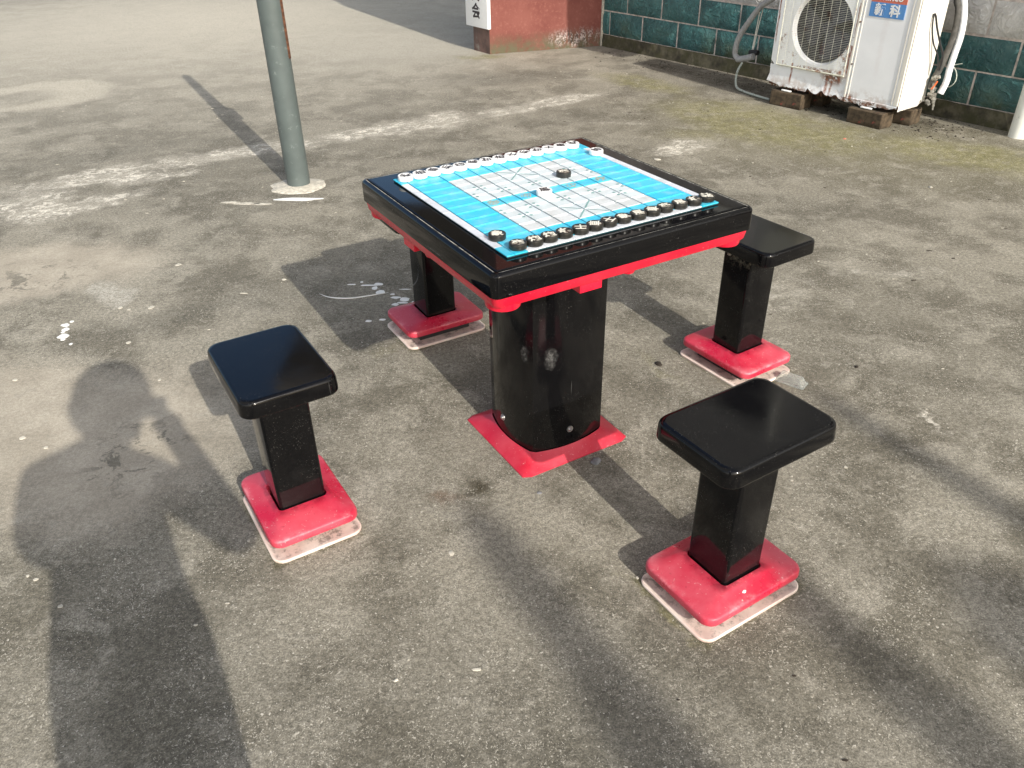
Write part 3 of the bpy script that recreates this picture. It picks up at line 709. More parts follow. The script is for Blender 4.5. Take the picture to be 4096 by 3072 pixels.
c1 = wtube('hanging_cord', [(2.045, .28, .78), (2.037, .28, .669), (2.027, .28, .552), (2.013, .28, .461), (2.001, .28, .37), (1.99, .28, .262)], .0042, M['cord'], 'pair of white cords hanging down beside the grey hose into a black plug', 'cord', 8, 5)
wtube('cord_strand', [(2.022, .28, .78), (2.018, .28, .667), (2.003, .28, .549), (1.997, .28, .46), (1.990, .28, .369), (1.980, .28, .262)], .0042, M['cord'], None, None, 8, 5, parent=c1)
wtube('plug', [(1.966, .285, .243), (2.0, .287, .252), (2.046, .29, .252)], .018, M['blk'], None, None, 12, 3, parent=c1)
wtube('wrapped_pipe', [(3.31, .05, .90), (3.35, .12, .80), (3.397, .138, .725), (3.423, .155, .68), (3.447, .172, .61), (3.462, .19, .522), (3.463, .208, .431), (3.466, .225, .347), (3.474, .242, .272), (3.465, .26, .203)], .020, M['wpipe'], 'white wrapped pipe bowing down the wall behind the outdoor unit', 'pipe', 12, 6, .02)
wtube('black_pipe', [(3.34, .12, .82), (3.368, .16, .724), (3.398, .175, .68), (3.42, .195, .602), (3.43, .212, .512), (3.425, .232, .428), (3.415, .248, .342), (3.402, .262, .279), (3.400, .272, .228)], .019, M['foam'], 'black foam covered pipe beside the white pipe behind the outdoor unit', 'pipe', 12, 6, .03)
wtube('black_cable', [(3.379, .405, .672), (3.386, .395, .655), (3.398, .37, .59), (3.42, .33, .50), (3.44, .30, .43), (3.437, .287, .342)], .0058, M['blk'], 'black cable running from a hole in the unit side to the valves', 'cable', 8, 6)
wtube('black_cable', [(3.378, .41, .672), (3.384, .40, .59), (3.395, .36, .50), (3.418, .32, .43), (3.428, .29, .341)], .0045, M['blk'], 'thinner black cable hanging straight from the unit side', 'cable', 8, 6)
wtube('wire_loop', [(3.433, .2, .365), (3.48, .2, .351), (3.506, .2, .316), (3.508, .2, .272), (3.484, .2, .24), (3.458, .2, .237)], .0036, M['thinhose'], 'thin pale wire curling in a loop against the green tiles', 'wire', 6, 6)
wtube('wire_stub', [(3.443, .2, .360), (3.479, .2, .370), (3.522, .2, .383)], .003, M['thinhose'], 'short pale wire end sticking out over the green tiles', 'wire', 6, 5)
wtube('orange_wire', [(3.442, .288, .277), (3.43, .290, .25), (3.416, .288, .225)], .0048, M['copper'], 'short orange wire among the pipe valves', 'wire', 8, 4)
vg = empty('valve_cluster', W(3.40, .28, .0), WANG, label='grimy pipe valves with nuts at the back corner of the outdoor unit', cat='valve')
for (x, y, z, dx, dz, r, ln) in ((0, 0, .285, .03, .012, .014, .05), (-.008, .01, .235, .035, -.01, .016, .045), (0, .0, .19, .04, .006, .014, .05), (-.005, 0, .155, .02, -.02, .013, .04), (.055, -.03, .20, .008, -.06, .012, .05), (.02, 0, .26, 0, -.09, .010, .09), (.065, -.03, .16, .002, -.04, .006, .05)):
    b = bmesh.new(); p0 = Vector((x, y*YB, z)); d = Vector((dx, 0, dz)).normalized()*ln
    cyl(b, p0, p0+d, r, r*.8, 6); cyl(b, p0+d*.35, p0+d*.6, r*1.25, r*1.25, 6); build('valve', b, M['brass'], vg, angle=25)
# white drain pipe at the right edge
dp = empty('drain_pipe', W(3.925, .085, 0), label='white plastic drain pipe standing against the wall at right edge', cat='pipe')
bm = bmesh.new(); cyl(bm, (0, 0, 0), (0, 0, 5.3), .057, .057, 32); build('pipe', bm, M['pvc'], dp)
bm = bmesh.new(); cyl(bm, (0, 0, 1.9), (0, 0, 2.02), .064, .064, 32); build('pipe_collar', bm, M['pvc'], dp)

# ------------------------------------------------------------------ table
TR = -1.0151
tb = empty('game_table', (0, 0, 0), TR, label='square black table with red underframe and blue board top, between four stools', cat='table')
bm = bmesh.new(); w_ = .368
prof = [(w_-.006, .018, .690), (w_, .020, .6935), (w_, .020, .7415), (w_-.0012, .020, .7450), (w_-.0045, .018, .7484), (w_-.0095, .015, .7500),
        (.3580, .004, .7500), (.3576, .003, .7490), (.3546, .003, .7488), (.3542, .003, .7440), (.3515, .003, .7440), (.3510, .003, .7492), (.3498, .003, .7502), (.3470, .003, .7505), (.3462, .003, .7505)]
loft(bm, [rr(a, a, r, z, 6) for a, r, z in prof], mats=[0]*7+[1]+[0]*7)
build('table_top', bm, [M['gloss'], M['dust']], tb, angle=40)
bm = bmesh.new()
prof = [(.345, .02, .6665), (.3575, .02, .6655), (.3605, .02, .670), (.3640, .021, .6925), (.3655, .022, .6933), (.3660, .022, .6944), (.350, .02, .6946)]
loft(bm, [rr(a, a, r, z, 6) for a, r, z in prof]); build('red_tray', bm, M['red'], tb, angle=50)
for sx in (-1, 1):
    for sy in (-1, 1):
        bm = bmesh.new(); c_ = .3200
        disc_prof(bm, [(.034, .6520), (.0385, .6535), (.0400, .657), (.0410, .678)], 32, sx*c_, sy*c_); build('corner_lug', bm, M['red'], tb)
for k in range(4):
    a = k*pi/2
    for (d0, d1, zz) in ((-.142, -.082, .6465),):
        bm = bmesh.new(); t0 = (.318, .357)
        # side k: outward axis +x rotated by a; mirror so that the photo's two visible sides match
        if k in (0, 3): lo, hi = (d0, d1)
        else: lo, hi = (d0, d1)
        if k == 3: lo, hi = (-.119, -.058)
        box(bm, t0[0], t0[1], lo, hi, zz, .674); bm.transform(Matrix.Rotation(a, 4, 'Z')); build('bracket', bm, M['red'], tb, smooth=False)
    bm = bmesh.new(); disc_prof(bm, [(.010, .6560), (.0165, .6575), (.0185, .662), (.022, .675)], 20, .338, .004 if k == 0 else .010); bm.transform(Matrix.Rotation(a, 4, 'Z')); build('stud', bm, M['red'], tb)
# column with four bulging faces
def bulged(h, bl, z, seg=10, cr=.010):
    pts = []
    for k in range(4):
        a = k*pi/2
        for i in range(seg):
            t_ = -1+2*i/seg
            x = h+bl*(1-t_*t_); y = h*t_
            pts.append(Vector((x*cos(a)-y*sin(a), x*sin(a)+y*cos(a), z)))
    return pts
bm = bmesh.new(); loft(bm, [bulged(.1185, .022, .012, 16), bulged(.1185, .022, .660, 16)]); build('column', bm, M['column'], tb, angle=28)
bm = bmesh.new(); box(bm, -.30, .30, -.04, .04, .655, .672); box(bm, -.04, .04, -.30, .30, .6551, .6721); build('cross_frame', bm, M['red'], tb, smooth=False)
bm = bmesh.new()
def rr_to(hx, hy, r, z, n=64):
    p = rr(hx, hy, r, z, 15); return p
def bul64(h, bl, z):
    # 64 points ordered like rr(): start on +x side going to +y corner
    out = []
    for k in range(4):
        a0 = k*90
        for i in range(16):
            th = R(a0+90*i/15)
            d = Vector((cos(th), sin(th)))
            # intersect ray with bulged square
            best = None
            for kk in range(4):
                al = kk*pi/2; dx = d.x*cos(al)+d.y*sin(al); dy = -d.x*sin(al)+d.y*cos(al)
                if dx <= .3: continue
                lo_, hi_ = 0, .4
                for _ in range(30):
                    m_ = (lo_+hi_)/2; x, y = m_*dx, m_*dy
                    tt = max(-1.2, min(1.2, y/h))
                    if x < h+bl*(1-tt*tt): lo_ = m_
                    else: hi_ = m_
                if best is None or lo_ < best: best = lo_
            out.append(Vector((d.x*best, d.y*best, z)))
    return out
def sq64(hx, hy, r, z):
    out = []
    for k in range(4):
        for i in range(16):
            th = R(k*90+90*i/15); d = (cos(th), sin(th))
            t_ = min(hx/abs(d[0]) if abs(d[0]) > 1e-6 else 9, hy/abs(d[1]) if abs(d[1]) > 1e-6 else 9)
            x, y = t_*d[0], t_*d[1]
            cxx, cyy = hx-r, hy-r
            if abs(x) > cxx and abs(y) > cyy:
                # pull onto the corner arc
                vx, vy = abs(x)-cxx, abs(y)-cyy; l_ = math.hypot(vx, vy); 
                x = math.copysign(cxx+vx/l_*r, x); y = math.copysign(cyy+vy/l_*r, y)
            out.append(Vector((x, y, z)))
    return out
loft(bm, [sq64(.1765, .183, .012, .0), sq64(.1765, .183, .012, .003), sq64(.170, .176, .012, .0075), bul64(.126, .022, .029), bul64(.121, .022, .0345), bul64(.1192, .022, .030)], True, False)
bmesh.ops.remove_doubles(bm, verts=bm.verts, dist=.0003)
build('base_plate', bm, M['redplate'], tb, angle=28)
for (x, y, ax) in ((.1408, -.007, 'x'), (-.012, -.1408, 'y'), (-.1408, 0, 'x'), (0, .1408, 'y')):
    bm = bmesh.new(); n_ = Vector((math.copysign(1, x), 0, 0)) if ax == 'x' else Vector((0, math.copysign(1, y), 0)); p = Vector((x, y, .088))
    cyl(bm, p-n_*.004, p+n_*.002, .0105, .010, 20); cyl(bm, p+n_*.002, p+n_*.0065, .0066, .0045, 14); build('bolt', bm, M['steel'], tb)
# scuff marks on the column
N = NT('chalky_scuff'); N.b.inputs['Alpha'].default_value = 1
sc_m = N.out(N.mix(N.ramp(N.noise(160, 4, .7), .40, .6), (.02, .02, .02), (.20, .195, .18)), .7)
# board
CX = .0075
bd = empty('board_origin', (0, 0, 0)); bpy.data.objects.remove(bd)
bm = bmesh.new(); bbox(bm, CX-.299, CX+.299, -.299, .299, .7500, .7532, .0008, 1); bm.transform(Matrix.Translation((0, 0, .0004)))
board = build('game_board', bm, M['gap'], tb, smooth=False)
ZB = .7534; ZT = .7566
def square_mesh(name, lx, ly, mat, recess=.0009, inset=.0042, bev=.0009):
    b = bmesh.new()
    rg = [rr(lx/2, ly/2, .0006, 0, 1), rr(lx/2, ly/2, .0006, ZT-ZB-bev, 1), rr(lx/2-bev, ly/2-bev, .0006, ZT-ZB, 1),
          rr(lx/2-inset, ly/2-inset, .0006, ZT-ZB, 1), rr(lx/2-inset-.0009, ly/2-inset-.0009, .0006, ZT-ZB-recess, 1)]
    loft(b, rg, False, True); me = bpy.data.meshes.new(name); bmesh.ops.recalc_face_normals(b, faces=b.faces); b.to_mesh(me); b.free(); me.materials.append(mat); return me
X0 = CX-.205; DX = .41/9; DY = .0465; Y0 = -.186
me_p = square_mesh('square_pale', DX-.0024, DY-.0042, M['pale']); me_d = square_mesh('square_dirty', DX-.0024, DY-.0042, M['paledirty'])
me_c = square_mesh('square_cyan', DX-.0024, DY-.0042, M['cyan']); me_side = square_mesh('strip_side', DX-.0018, .0935-.003, M['cyan'], .0005, .004); me_end = square_mesh('strip_end', .0745-.002, DY-.0034, M['cyan'], .0005, .004)
me_cor = square_mesh('strip_corner', .0745-.002, .0935-.003, M['cyan'], .0005, .004)
def put(me, x, y, name='board_square'):
    o = bpy.data.objects.new(name, me); COL.objects.link(o); o.parent = board; o.location = (x, y, ZB); return o
dirty = {(0, 0), (0, 1), (0, 5), (0, 6), (0, 2), (1, 1), (1, 6), (8, 0), (8, 1), (8, 2), (8, 6), (8, 7), (7, 2), (7, 5), (8, 5), (7, 6)}
for i in range(9):
    for j in range(8):
        me = me_c if i == 4 else (me_d if (i, j) in dirty else me_p)
        put(me, X0+DX*(i+.5), Y0+DY*(j+.5))
    put(me_side, X0+DX*(i+.5), -.186-.0935/2); put(me_side, X0+DX*(i+.5), .186+.0935/2)
for j in range(8):
    put(me_end, X0-.0745/2, Y0+DY*(j+.5)); put(me_end, X0+.41+.0745/2, Y0+DY*(j+.5))
for sx in (X0-.0745/2, X0+.41+.0745/2):
    for sy in (-1, 1): put(me_cor, sx, sy*(.186+.0935/2))
for k in range(4):           # frame: long bars, four pieces a side, cyan corners
    a = k*pi/2; hw = .3005
    for j in range(4):
        b = bmesh.new(); bbox(b, .2805, hw, -.2475+.12375*j+.0004, -.2475+.12375*(j+1)-.0004, 0, ZT-ZB-.0004, .0009, 1)
        b.transform(Matrix.Translation((CX, 0, ZB)) @ Matrix.Rotation(a, 4, 'Z')); build('frame_bar', b, M['whiteframe'], board)
    b = bmesh.new(); bbox(b, .2805, hw, .2475, hw, 0, ZT-ZB, .0009, 1); bbox(b, .2475, .2800, .2800, hw, 0, ZT-ZB, .0009, 1)
    b.transform(Matrix.Translation((CX, 0, ZB)) @ Matrix.Rotation(a, 4, 'Z')); build('frame_corner', b, M['cyanframe'], board)
# printed dots, palace diagonals, river writing
bm = bmesh.new(); ZP = ZT+.00035
def strip(x0, y0, x1, y1, wd):
    d = Vector((x1-x0, y1-y0)); nrm = Vector((-d.y, d.x)).normalized()*wd/2
    v = [bm.verts.new((x0+sx*nrm.x, y0+sx*nrm.y, ZP)) if e == 0 else bm.verts.new((x1+sx*nrm.x, y1+sx*nrm.y, ZP)) for e, sx in ((0, 1), (0, -1), (1, -1), (1, 1))]; bm.faces.new(v)
for r0 in (0, 7):
    xa, xb = X0+DX*r0, X0+DX*(r0+2); ya_, yb_ = -DY, DY; e = .004
    def seg(ax, ay, bx, by, wd):
        for t0, t1 in ((.05, .45), (.55, .95)): strip(ax+(bx-ax)*t0, ay+(by-ay)*t0, ax+(bx-ax)*t1, ay+(by-ay)*t1, wd)
    seg(xa, yb_, xb, ya_, .0040); seg(xa, ya_, xb, yb_, .0024)
def dots(r0, f):
    x, y = X0+DX*r0, Y0+DY*f
    for sx in (-1, 1):
        for sy in (-1, 1):
            cx_, cy_ = x+sx*.0095, y+sy*.0105
            if abs(cy_) > .186: continue
            bm.faces.new([bm.verts.new((cx_+.0042*cos(2*pi*i/10), cy_+.0042*sin(2*pi*i/10), ZP)) for i in range(10)])
for r0 in (2, 7): dots(r0, 1); dots(r0, 7)
for r0 in (3, 6):
    for f in (0, 2, 4, 6, 8): dots(r0, f)
build('printed_lines', bm, M['mark'], board, smooth=False)
for j, ch in ((0, '楚'), (2, '河'), (5, '汉'), (7, '界')):
    me = text_mesh('river_character', ch, .034, M['tanprint'], .0001, .0006); o = bpy.data.objects.new('river_character', me); COL.objects.link(o); o.parent = board
    o.location = (X0+DX*4.5, Y0+DY*(j+.5), ZP-.0006); o.rotation_euler = (0, 0, R(60))

# game pieces (world frame)
MT = Matrix.Rotation(TR, 4, 'Z')
def piece_mesh(mat, notch):
    b = bmesh.new(); disc_prof(b, [(.0188, 0), (.0200, .0008), (.0203, .002), (.0203, .0112), (.0197, .0130), (.0182, .0138), (.0168, .0138), (.0162, .0134)], 36)
    me = bpy.data.meshes.new('piece'); bmesh.ops.recalc_face_normals(b, faces=b.faces)
    for f in b.faces: f.smooth = True
    b.to_mesh(me); b.free(); me.set_sharp_from_angle(angle=R(40)); me.materials.append(mat); return me
pm_w, pm_b = piece_mesh(M['pwhite'], 0), piece_mesh(M['pblack'], 0)
EN = {'炮': 'cannon', '相': 'minister', '車': 'chariot', '兵': 'soldier', '馬': 'horse', '士': 'guard', '帥': 'general', '卒': 'soldier', '象': 'elephant', '將': 'general'}
ORD = ['first', 'second', 'third', 'fourth', 'fifth', 'sixth', 'seventh', 'eighth', 'ninth', 'tenth', 'eleventh', 'twelfth', 'thirteenth', 'last']
gl = {}
def piece(lx, ly, ch, rot, white, label):
    p = MT @ Vector((lx, ly, ZT+.0003))
    if lx < 0.28 or True: pass
    o = bpy.data.objects.new('game_piece', pm_w if white else pm_b); COL.objects.link(o); o.location = p; o.rotation_euler = (0, 0, R(rot))
    tag(o, label, 'game piece', 'white playing pieces' if white else 'black playing pieces')
    key = (ch, white)
    if key not in gl: gl[key] = text_mesh('character', ch, .0290, M['ink'] if white else M['cream'], .00018, .00075 if not white else .0005)
    g = bpy.data.objects.new('character', gl[key]); COL.objects.link(g); g.parent = o; g.location = (0, 0, .0137)
    if not white and random.random() < .45:
        b = bmesh.new(); a = random.uniform(-2.4, -.8); box(b, .0196, .0206, -.0009, .0009, .0008, .0112); b.transform(Matrix.Rotation(a-R(rot), 4, 'Z')); build('mould_seam', b, M['blk'], o, smooth=False)
    return o
random.seed(5)
wr = [('炮', 185), ('相', 25), ('車', 80), ('兵', 70), ('炮', 20), ('馬', 90), ('兵', -80), ('相', 10), ('士', 80), ('兵', 70), ('兵', -85), ('士', 180), ('車', 10), ('兵', 190)]
wy = [-.275, -.233, -.1924, -.1519, -.1125, -.0704, -.0294, .0123, .0532, .0947, .1361, .1782, .2184, .2597]
for i, (ch, ro) in enumerate(wr): piece(-.2680+.001*sin(i*2.1), wy[i], ch, ro, True, 'white piece with black %s character, %s from the left in the white row' % (EN[ch], ORD[i]))
br = [('卒', 8), ('炮', 25), ('炮', 20), ('卒', 88), ('士', 2), ('車', 85), ('士', 62), ('象', 30), ('馬', 25), ('車', 85), ('卒', 30), ('馬', 20), ('卒', 95), ('將', 90)]
by = [-.2579, -.2163, -.1765, -.1360, -.0934, -.054, -.0135, .0276, .0698, .1125, .1530, .1966, .2403, .2824]
for i, (ch, ro) in enumerate(br): piece(.2825+.0012*sin(i*1.7), by[i], ch, ro, False, 'black piece with cream %s character, %s from the left in the black row' % (EN[ch], ORD[i]))
piece(.213, -.270, '象', 5, False, 'black piece standing alone at the left corner behind the black row')
piece(-.1742, .2791, '帥', 40, True, 'white piece standing alone near the far right corner of the board')
piece(.0295, -.0282, '馬', 20, True, 'white piece standing alone in the middle of the board')
piece(-.0634, .0929, '卒', 15, False, 'black piece standing alone on the pale squares beyond the river')

# ------------------------------------------------------------------ stools (local +x points away from the table)
def make_stool():
    s = empty('stool', label='x', cat='stool', group='stools round the game table')
    b = bmesh.new(); loft(b, [rr(.1175, .1565, .03, 0), rr(.1185, .1580, .031, .002), rr(.1185, .1580, .031, .0065), rr(.1160, .1555, .029, .0085), rr(.1115, .151, .027, .0078)]); build('floor_pad', b, M['mat'], s)
    b = bmesh.new(); box(b, -.075, .075, -.10, .10, .0079, .05); build('spacer', b, M['blk'], s, smooth=False)
    b = bmesh.new(); loft(b, [rr(.108, .146, .026, .0445), rr(.1140, .1515, .030, .0455), rr(.1150, .1525, .031, .048), rr(.1148, .1523, .031, .0615), rr(.1140, .1515, .031, .0645), rr(.1122, .1497, .030, .0667), rr(.1085, .1460, .028, .0680),
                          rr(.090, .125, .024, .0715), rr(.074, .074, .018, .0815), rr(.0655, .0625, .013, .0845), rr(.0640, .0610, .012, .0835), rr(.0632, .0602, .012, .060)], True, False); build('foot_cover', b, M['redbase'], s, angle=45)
    b = bmesh.new(); loft(b, [rr(.0610, .0580, .010, .05), rr(.0610, .0580, .010, .445)]); build('post', b, M['post'], s, angle=50)
    b = bmesh.new(); loft(b, [rr(.100, .142, .022, .4385), rr(.1125, .1585, .030, .4385), rr(.1150, .1605, .032, .4405), rr(.1152, .1608, .032, .4440), rr(.1140, .1595, .032, .4720), rr(.1130, .1585, .032, .4765), rr(.1108, .1563, .031, .4798), rr(.1075, .153, .030, .4815), rr(.1030, .1485, .028, .4820), rr(.1024, .1479, .0276, .4820), rr(.05, .08, .02, .4820)]); build('seat', b, M['seat'], s, angle=60)
    b = bmesh.new(); cyl(b, (-.0635, .028, .412), (-.0660, .028, .412), .0075, .007, 12); cyl(b, (-.066, .028, .412), (-.071, .028, .412), .0055, .004, 10); build('bolt', b, M['steel'], s)
    return s
stool = make_stool()
def dup(root):
    r_ = root.copy(); COL.objects.link(r_)
    for ch in root.children:
        c = ch.copy(); COL.objects.link(c); c.parent = r_
    return r_
kids = [c for c in stool.children]
spots = ((-.6616, -.3886, 212.7, 'black seated stool left of the table with blue sky sheen on its seat'),
         (-.4006, .653, 121.5, 'stool behind the table at left, mostly hidden by the table top'),
         (.6562, .3859, 34.6, 'stool right behind the table with white scratches on its black seat'),
         (.4064, -.637, -56.6, 'nearest stool, front right of the table, with a white fleck on its red foot'))
for i, (x, y, a, lab) in enumerate(spots):
    s = stool if i == 3 else dup(stool)
    s.location = (x, y, 0); s.rotation_euler = (0, 0, R(a)); s['label'] = lab

# ------------------------------------------------------------------ grey pole
pl = empty('steel_pole', (-1.317, 2.279, 0), label='grey green round steel pole set in the concrete left of the table', cat='pole')
bm = bmesh.new(); cyl(bm, (0, 0, 0), (0, 0, 1.15), .0615, .0605, 40); build('lower_tube', bm, M['poleg'], pl)
bm = bmesh.new(); cyl(bm, (0, 0, 1.15), (0, 0, 1.93), .044, .036, 32); cyl(bm, (0, 0, 1.93), (0, 0, 1.96), .036, .012, 32); build('upper_tube', bm, M['poleg'], pl)
bm = bmesh.new(); ax_ = Vector((cos(R(-14)), sin(R(-14)), 0)); M0 = Matrix.Rotation(R(-14), 4, 'Z')
box(bm, .056, .070, -.004, .004, .66, 1.12, M0); build('rusty_strip', bm, M['rust'], pl, smooth=False)
bm = bmesh.new(); M1 = Matrix.Rotation(R(-28), 4, 'Z'); v, f = box(bm, .055, .078, -.05, .05, .96, 1.16, M1); build('shade_box', bm, M['poleg'], pl, smooth=False)  # unseen box added to cast shade on the pole and widen its shadow
bm = bmesh.new(); random.seed(9)
rg = []
for r0, z in ((.150, .0), (.142, .004), (.10, .0085), (.060, .012)):
    rg.append([Vector((r0*(1+(.16*mnoise.noise(Vector((cos(2*pi*i/48)*2, sin(2*pi*i/48)*2, 1)))+.05*mnoise.noise(Vector((cos(2*pi*i/48)*9, sin(2*pi*i/48)*9, 4))) if r0 > .08 else 0))*cos(2*pi*i/48), r0*(1+(.16*mnoise.noise(Vector((cos(2*pi*i/48)*2, sin(2*pi*i/48)*2, 1))) if r0 > .08 else 0))*.86*sin(2*pi*i/48)-.02, z)) for i in range(48)])
loft(bm, rg, True, True); build('mortar_collar', bm, M['mortar'], pl, angle=60)

# ------------------------------------------------------------------ spilled paint and litter on the ground
def blobs(name, lst, mat, label, cat, th=.0012, kind=None, seed=1):
    bm = bmesh.new(); rnd = random.Random(seed)
    for (x, y, rx, ry) in lst:
        n = 14; ph = rnd.random()*9; top = []
        for i in range(n):
            a = 2*pi*i/n; k = 1+.45*mnoise.noise(Vector((cos(a)*1.3+ph, sin(a)*1.3, x*3)))+.12*rnd.random()
            top.append(Vector((x+rx*k*cos(a), y+ry*k*sin(a), 0)))
        loft(bm, [[p+Vector((0, 0, .0002)) for p in top], [p.lerp(Vector((x, y, 0)), .05)+Vector((0, 0, th)) for p in top]], False, True)
    return build(name, bm, mat, label=label, cat=cat, kind=kind, smooth=False)
sp = blobs('paint_spill', [(-0.681,1.023,.016,.013),(-0.716,1.014,.034,.005),(-0.688,.987,.012,.0141),(-0.659,.95,.0163,.016),(-0.607,.929,.0081,.0057),(-0.588,.899,.0191,.0101),(-0.548,.882,.018,.0176),(-0.557,.854,.0219,.0077),(-0.582,.838,.0139,.0108),(-0.752,1.045,.0073,.0061),(-0.79,1.022,.0183,.0036),(-0.558,.974,.0231,.0035),(-0.515,.857,.004,.0066)],
      M['wpaint'], 'splashes of white paint on the shaded ground beside the back left stool', 'paint spill', kind='stuff')
bm = bmesh.new(); tube(bm, [(-.907, .937, .001), (-.86, .905, .001), (-.79, .893, .001), (-.73, .905, .001), (-.665, .930, .001), (-.625, .945, .001)], .0022, 5, 8, taper=lambda t: .25+1.2*sin(pi*min(1, t*1.05))); build('paint_trail', bm, M['wpaint'], sp)
blobs('paint_drops', [(-0.665,.701,.011,.0091),(-0.613,.712,.0115,.0081)], M['wpaint'], 'two white paint drops on the ground near the back left stool', 'paint drops', seed=2, kind='stuff')
blobs('paint_splash', [(-1.82,.708,.0075,.0086),(-1.832,.68,.0173,.0127),(-1.814,.646,.0135,.0125),(-1.813,.624,.0073,.0082),(-1.797,.593,.0199,.0175),(-1.785,.566,.0084,.008),(-1.739,.533,.0065,.0065)], M['wpaint'], 'cluster of white paint blobs on the ground at the left edge', 'paint splash', seed=3, kind='stuff')
blobs('mortar_smear', [(-1.272,2.055,.125,.022)], M['wpaint'], 'white mortar smear on the ground just in front of the pole', 'smear', seed=4)
blobs('mortar_smear', [(-1.62,2.015,.05,.012),(-1.53,1.995,.07,.016),(-1.44,1.988,.05,.014)], M['mortar'], 'pale ragged smear on the ground left of the pole foot', 'smear', seed=5)
fl = [(-1.527,.54,.0089,.0089),(-1.555,.823,.0102,.0118),(-1.68,.822,.009,.009),(-1.638,.807,.0077,.0059),(-1.598,1.232,.0114,.0108),(-1.088,1.073,.0088,.0064),(-1.813,.287,.0088,.0058),(-1.608,-.047,.0099,.0074),(-1.508,-.096,.0068,.0062),(-1.31,.284,.0044,.0065),
      (-1.221,.945,.015,.0036),(-1.286,-.618,.004,.0036),(-1.26,-.629,.0063,.0041),(-1.156,-.714,.0053,.0054),(-1.093,-.56,.0028,.003),(-.814,-.768,.0048,.0029),(-.746,-.91,.0021,.0034),(-.773,-.493,.0041,.0036),(-.162,-.885,.0085,.0029),(.852,-.191,.0048,.004),(.213,-.618,.0034,.0037)]
rnd = random.Random(21)
for _ in range(170):
    d = rnd.random()**.7*6.2; a = rnd.uniform(-.62, .62); x = CAM.x+sin(a)*(1+d); y = CAM.y+cos(a)*(1+d)
    if abs(x) < .5 and abs(y) < .6: continue
    if (Vector((x, y, 0))-WO).dot(WN) < .1: continue
    if y > 5.8 and x > -.6: continue
    r0 = rnd.uniform(.0009, .0030)*(1+.12*d); fl.append((x, y, r0*rnd.uniform(.7, 1.9), r0*rnd.uniform(.5, 1)))
blobs('paint_flecks', fl, M['fleck'], 'scattered pale flecks and chips on the concrete yard', 'flecks', .002, 'stuff', 6)
def pebble(x, y, r, mat, label, sz=.5, name='pebble', seed=0, z=0, cat='pebble', group=None):
    b = bmesh.new(); bmesh.ops.create_icosphere(b, subdivisions=2, radius=1)
    for v in b.verts:
        k = 1+.35*mnoise.noise(v.co*1.4+Vector((seed*3.1, 0, 0))); v.co = Vector((v.co.x*r*k, v.co.y*r*k*.7, max(-.2, v.co.z)*r*sz*k))
    return build(name, b, mat, loc=(x, y, z+r*sz*.15), rz=seed, label=label, cat=cat, angle=30, group=group)
pebble(.144, -.163, .020, M['stone'], 'grey stone chip lying right of the table base plate', .35, 'stone_chip', 1)
pebble(.396, .376, .016, M['leaf'], 'curled dark leaf scrap between table and right back stool', .5, 'leaf_scrap', 2, cat='leaf')
pebble(1.066, .354, .009, M['leaf'], 'tiny dark leaf scrap right of the right back stool', .5, 'leaf_scrap', 4, cat='leaf')
pebble(-.245, -.535, .010, M['fleck'], 'flat pale stone chip in front of the table base', .25, 'stone_chip', 5)
pebble(-.021, -.303, .008, M['stone'], 'small dark stone in the shadow between table and nearest stool', .4, 'stone_chip', 6)
pebble(-.332, -.913, .006, M['fleck'], 'small pale chip at the bottom centre foreground', .4, 'stone_chip', 7)
pebble(2.056, 2.151, .014, M['fleck'], 'pale chip on the ground at right, below the drain pipe', .4, 'stone_chip', 8)
pebble(.694, 2.67, .020, M['fleck'], 'pale chip on the ground behind the table, on the right', .3, 'stone_chip', 9)
pebble(1.9, 3.05, .011, M['orange'], 'tiny red chip on the mossy ground before the bricks', .4, 'stone_chip', 10)
# white fleck lying on the nearest stool foot cover
pp_ = Matrix.Translation((.4064, -.637, 0)) @ Matrix.Rotation(R(-56.6), 4, 'Z')
pebble(*(pp_ @ Vector((.088, -.022, 0)))[:2], .0080, M['sign'], 'white fleck on the red foot of the nearest stool', .25, 'white_fleck', 1.1, .0705, 'fleck')
# dirt crumbs at the wall foot
bm = bmesh.new(); rnd = random.Random(4)
for _ in range(420):
    s = rnd.uniform(.3, 3.8); o_ = .03+abs(rnd.gauss(0, .16)); r0 = rnd.uniform(.002, .008)
    if rnd.random() < .5: s = rnd.uniform(2.3, 3.7); o_ = rnd.uniform(.05, .55)
    p = W(s, o_, r0*.3); t = bmesh.ops.create_icosphere(bm, subdivisions=1, radius=r0, matrix=Matrix.Translation(p) @ Matrix.Rotation(rnd.random()*6, 4, 'Z') @ Matrix.Diagonal((1.5, .8, .5, 1)))
build('dirt_crumbs', bm, M['leaf'], label='crumbs of dirt and rust along the foot of the wall', cat='dirt', kind='stuff')
rnd = random.Random(33); dl = []
for _ in range(70):
    d = rnd.random()**.8*5.4; a = rnd.uniform(-.1, .62); x = CAM.x+sin(a)*(1+d); y = CAM.y+cos(a)*(1+d)
    if abs(x) < .75 and abs(y) < .8 or (Vector((x, y, 0))-WO).dot(WN) < .1: continue
    r0 = rnd.uniform(.0015, .0045)*(1+.1*d); dl.append((x, y, r0*rnd.uniform(.8, 2.2), r0*rnd.uniform(.35, .9)))
blobs('leaf_crumbs', dl, M['leaf'], 'tiny dark leaf crumbs scattered over the right side of the yard', 'crumbs', .002, 'stuff', 8)
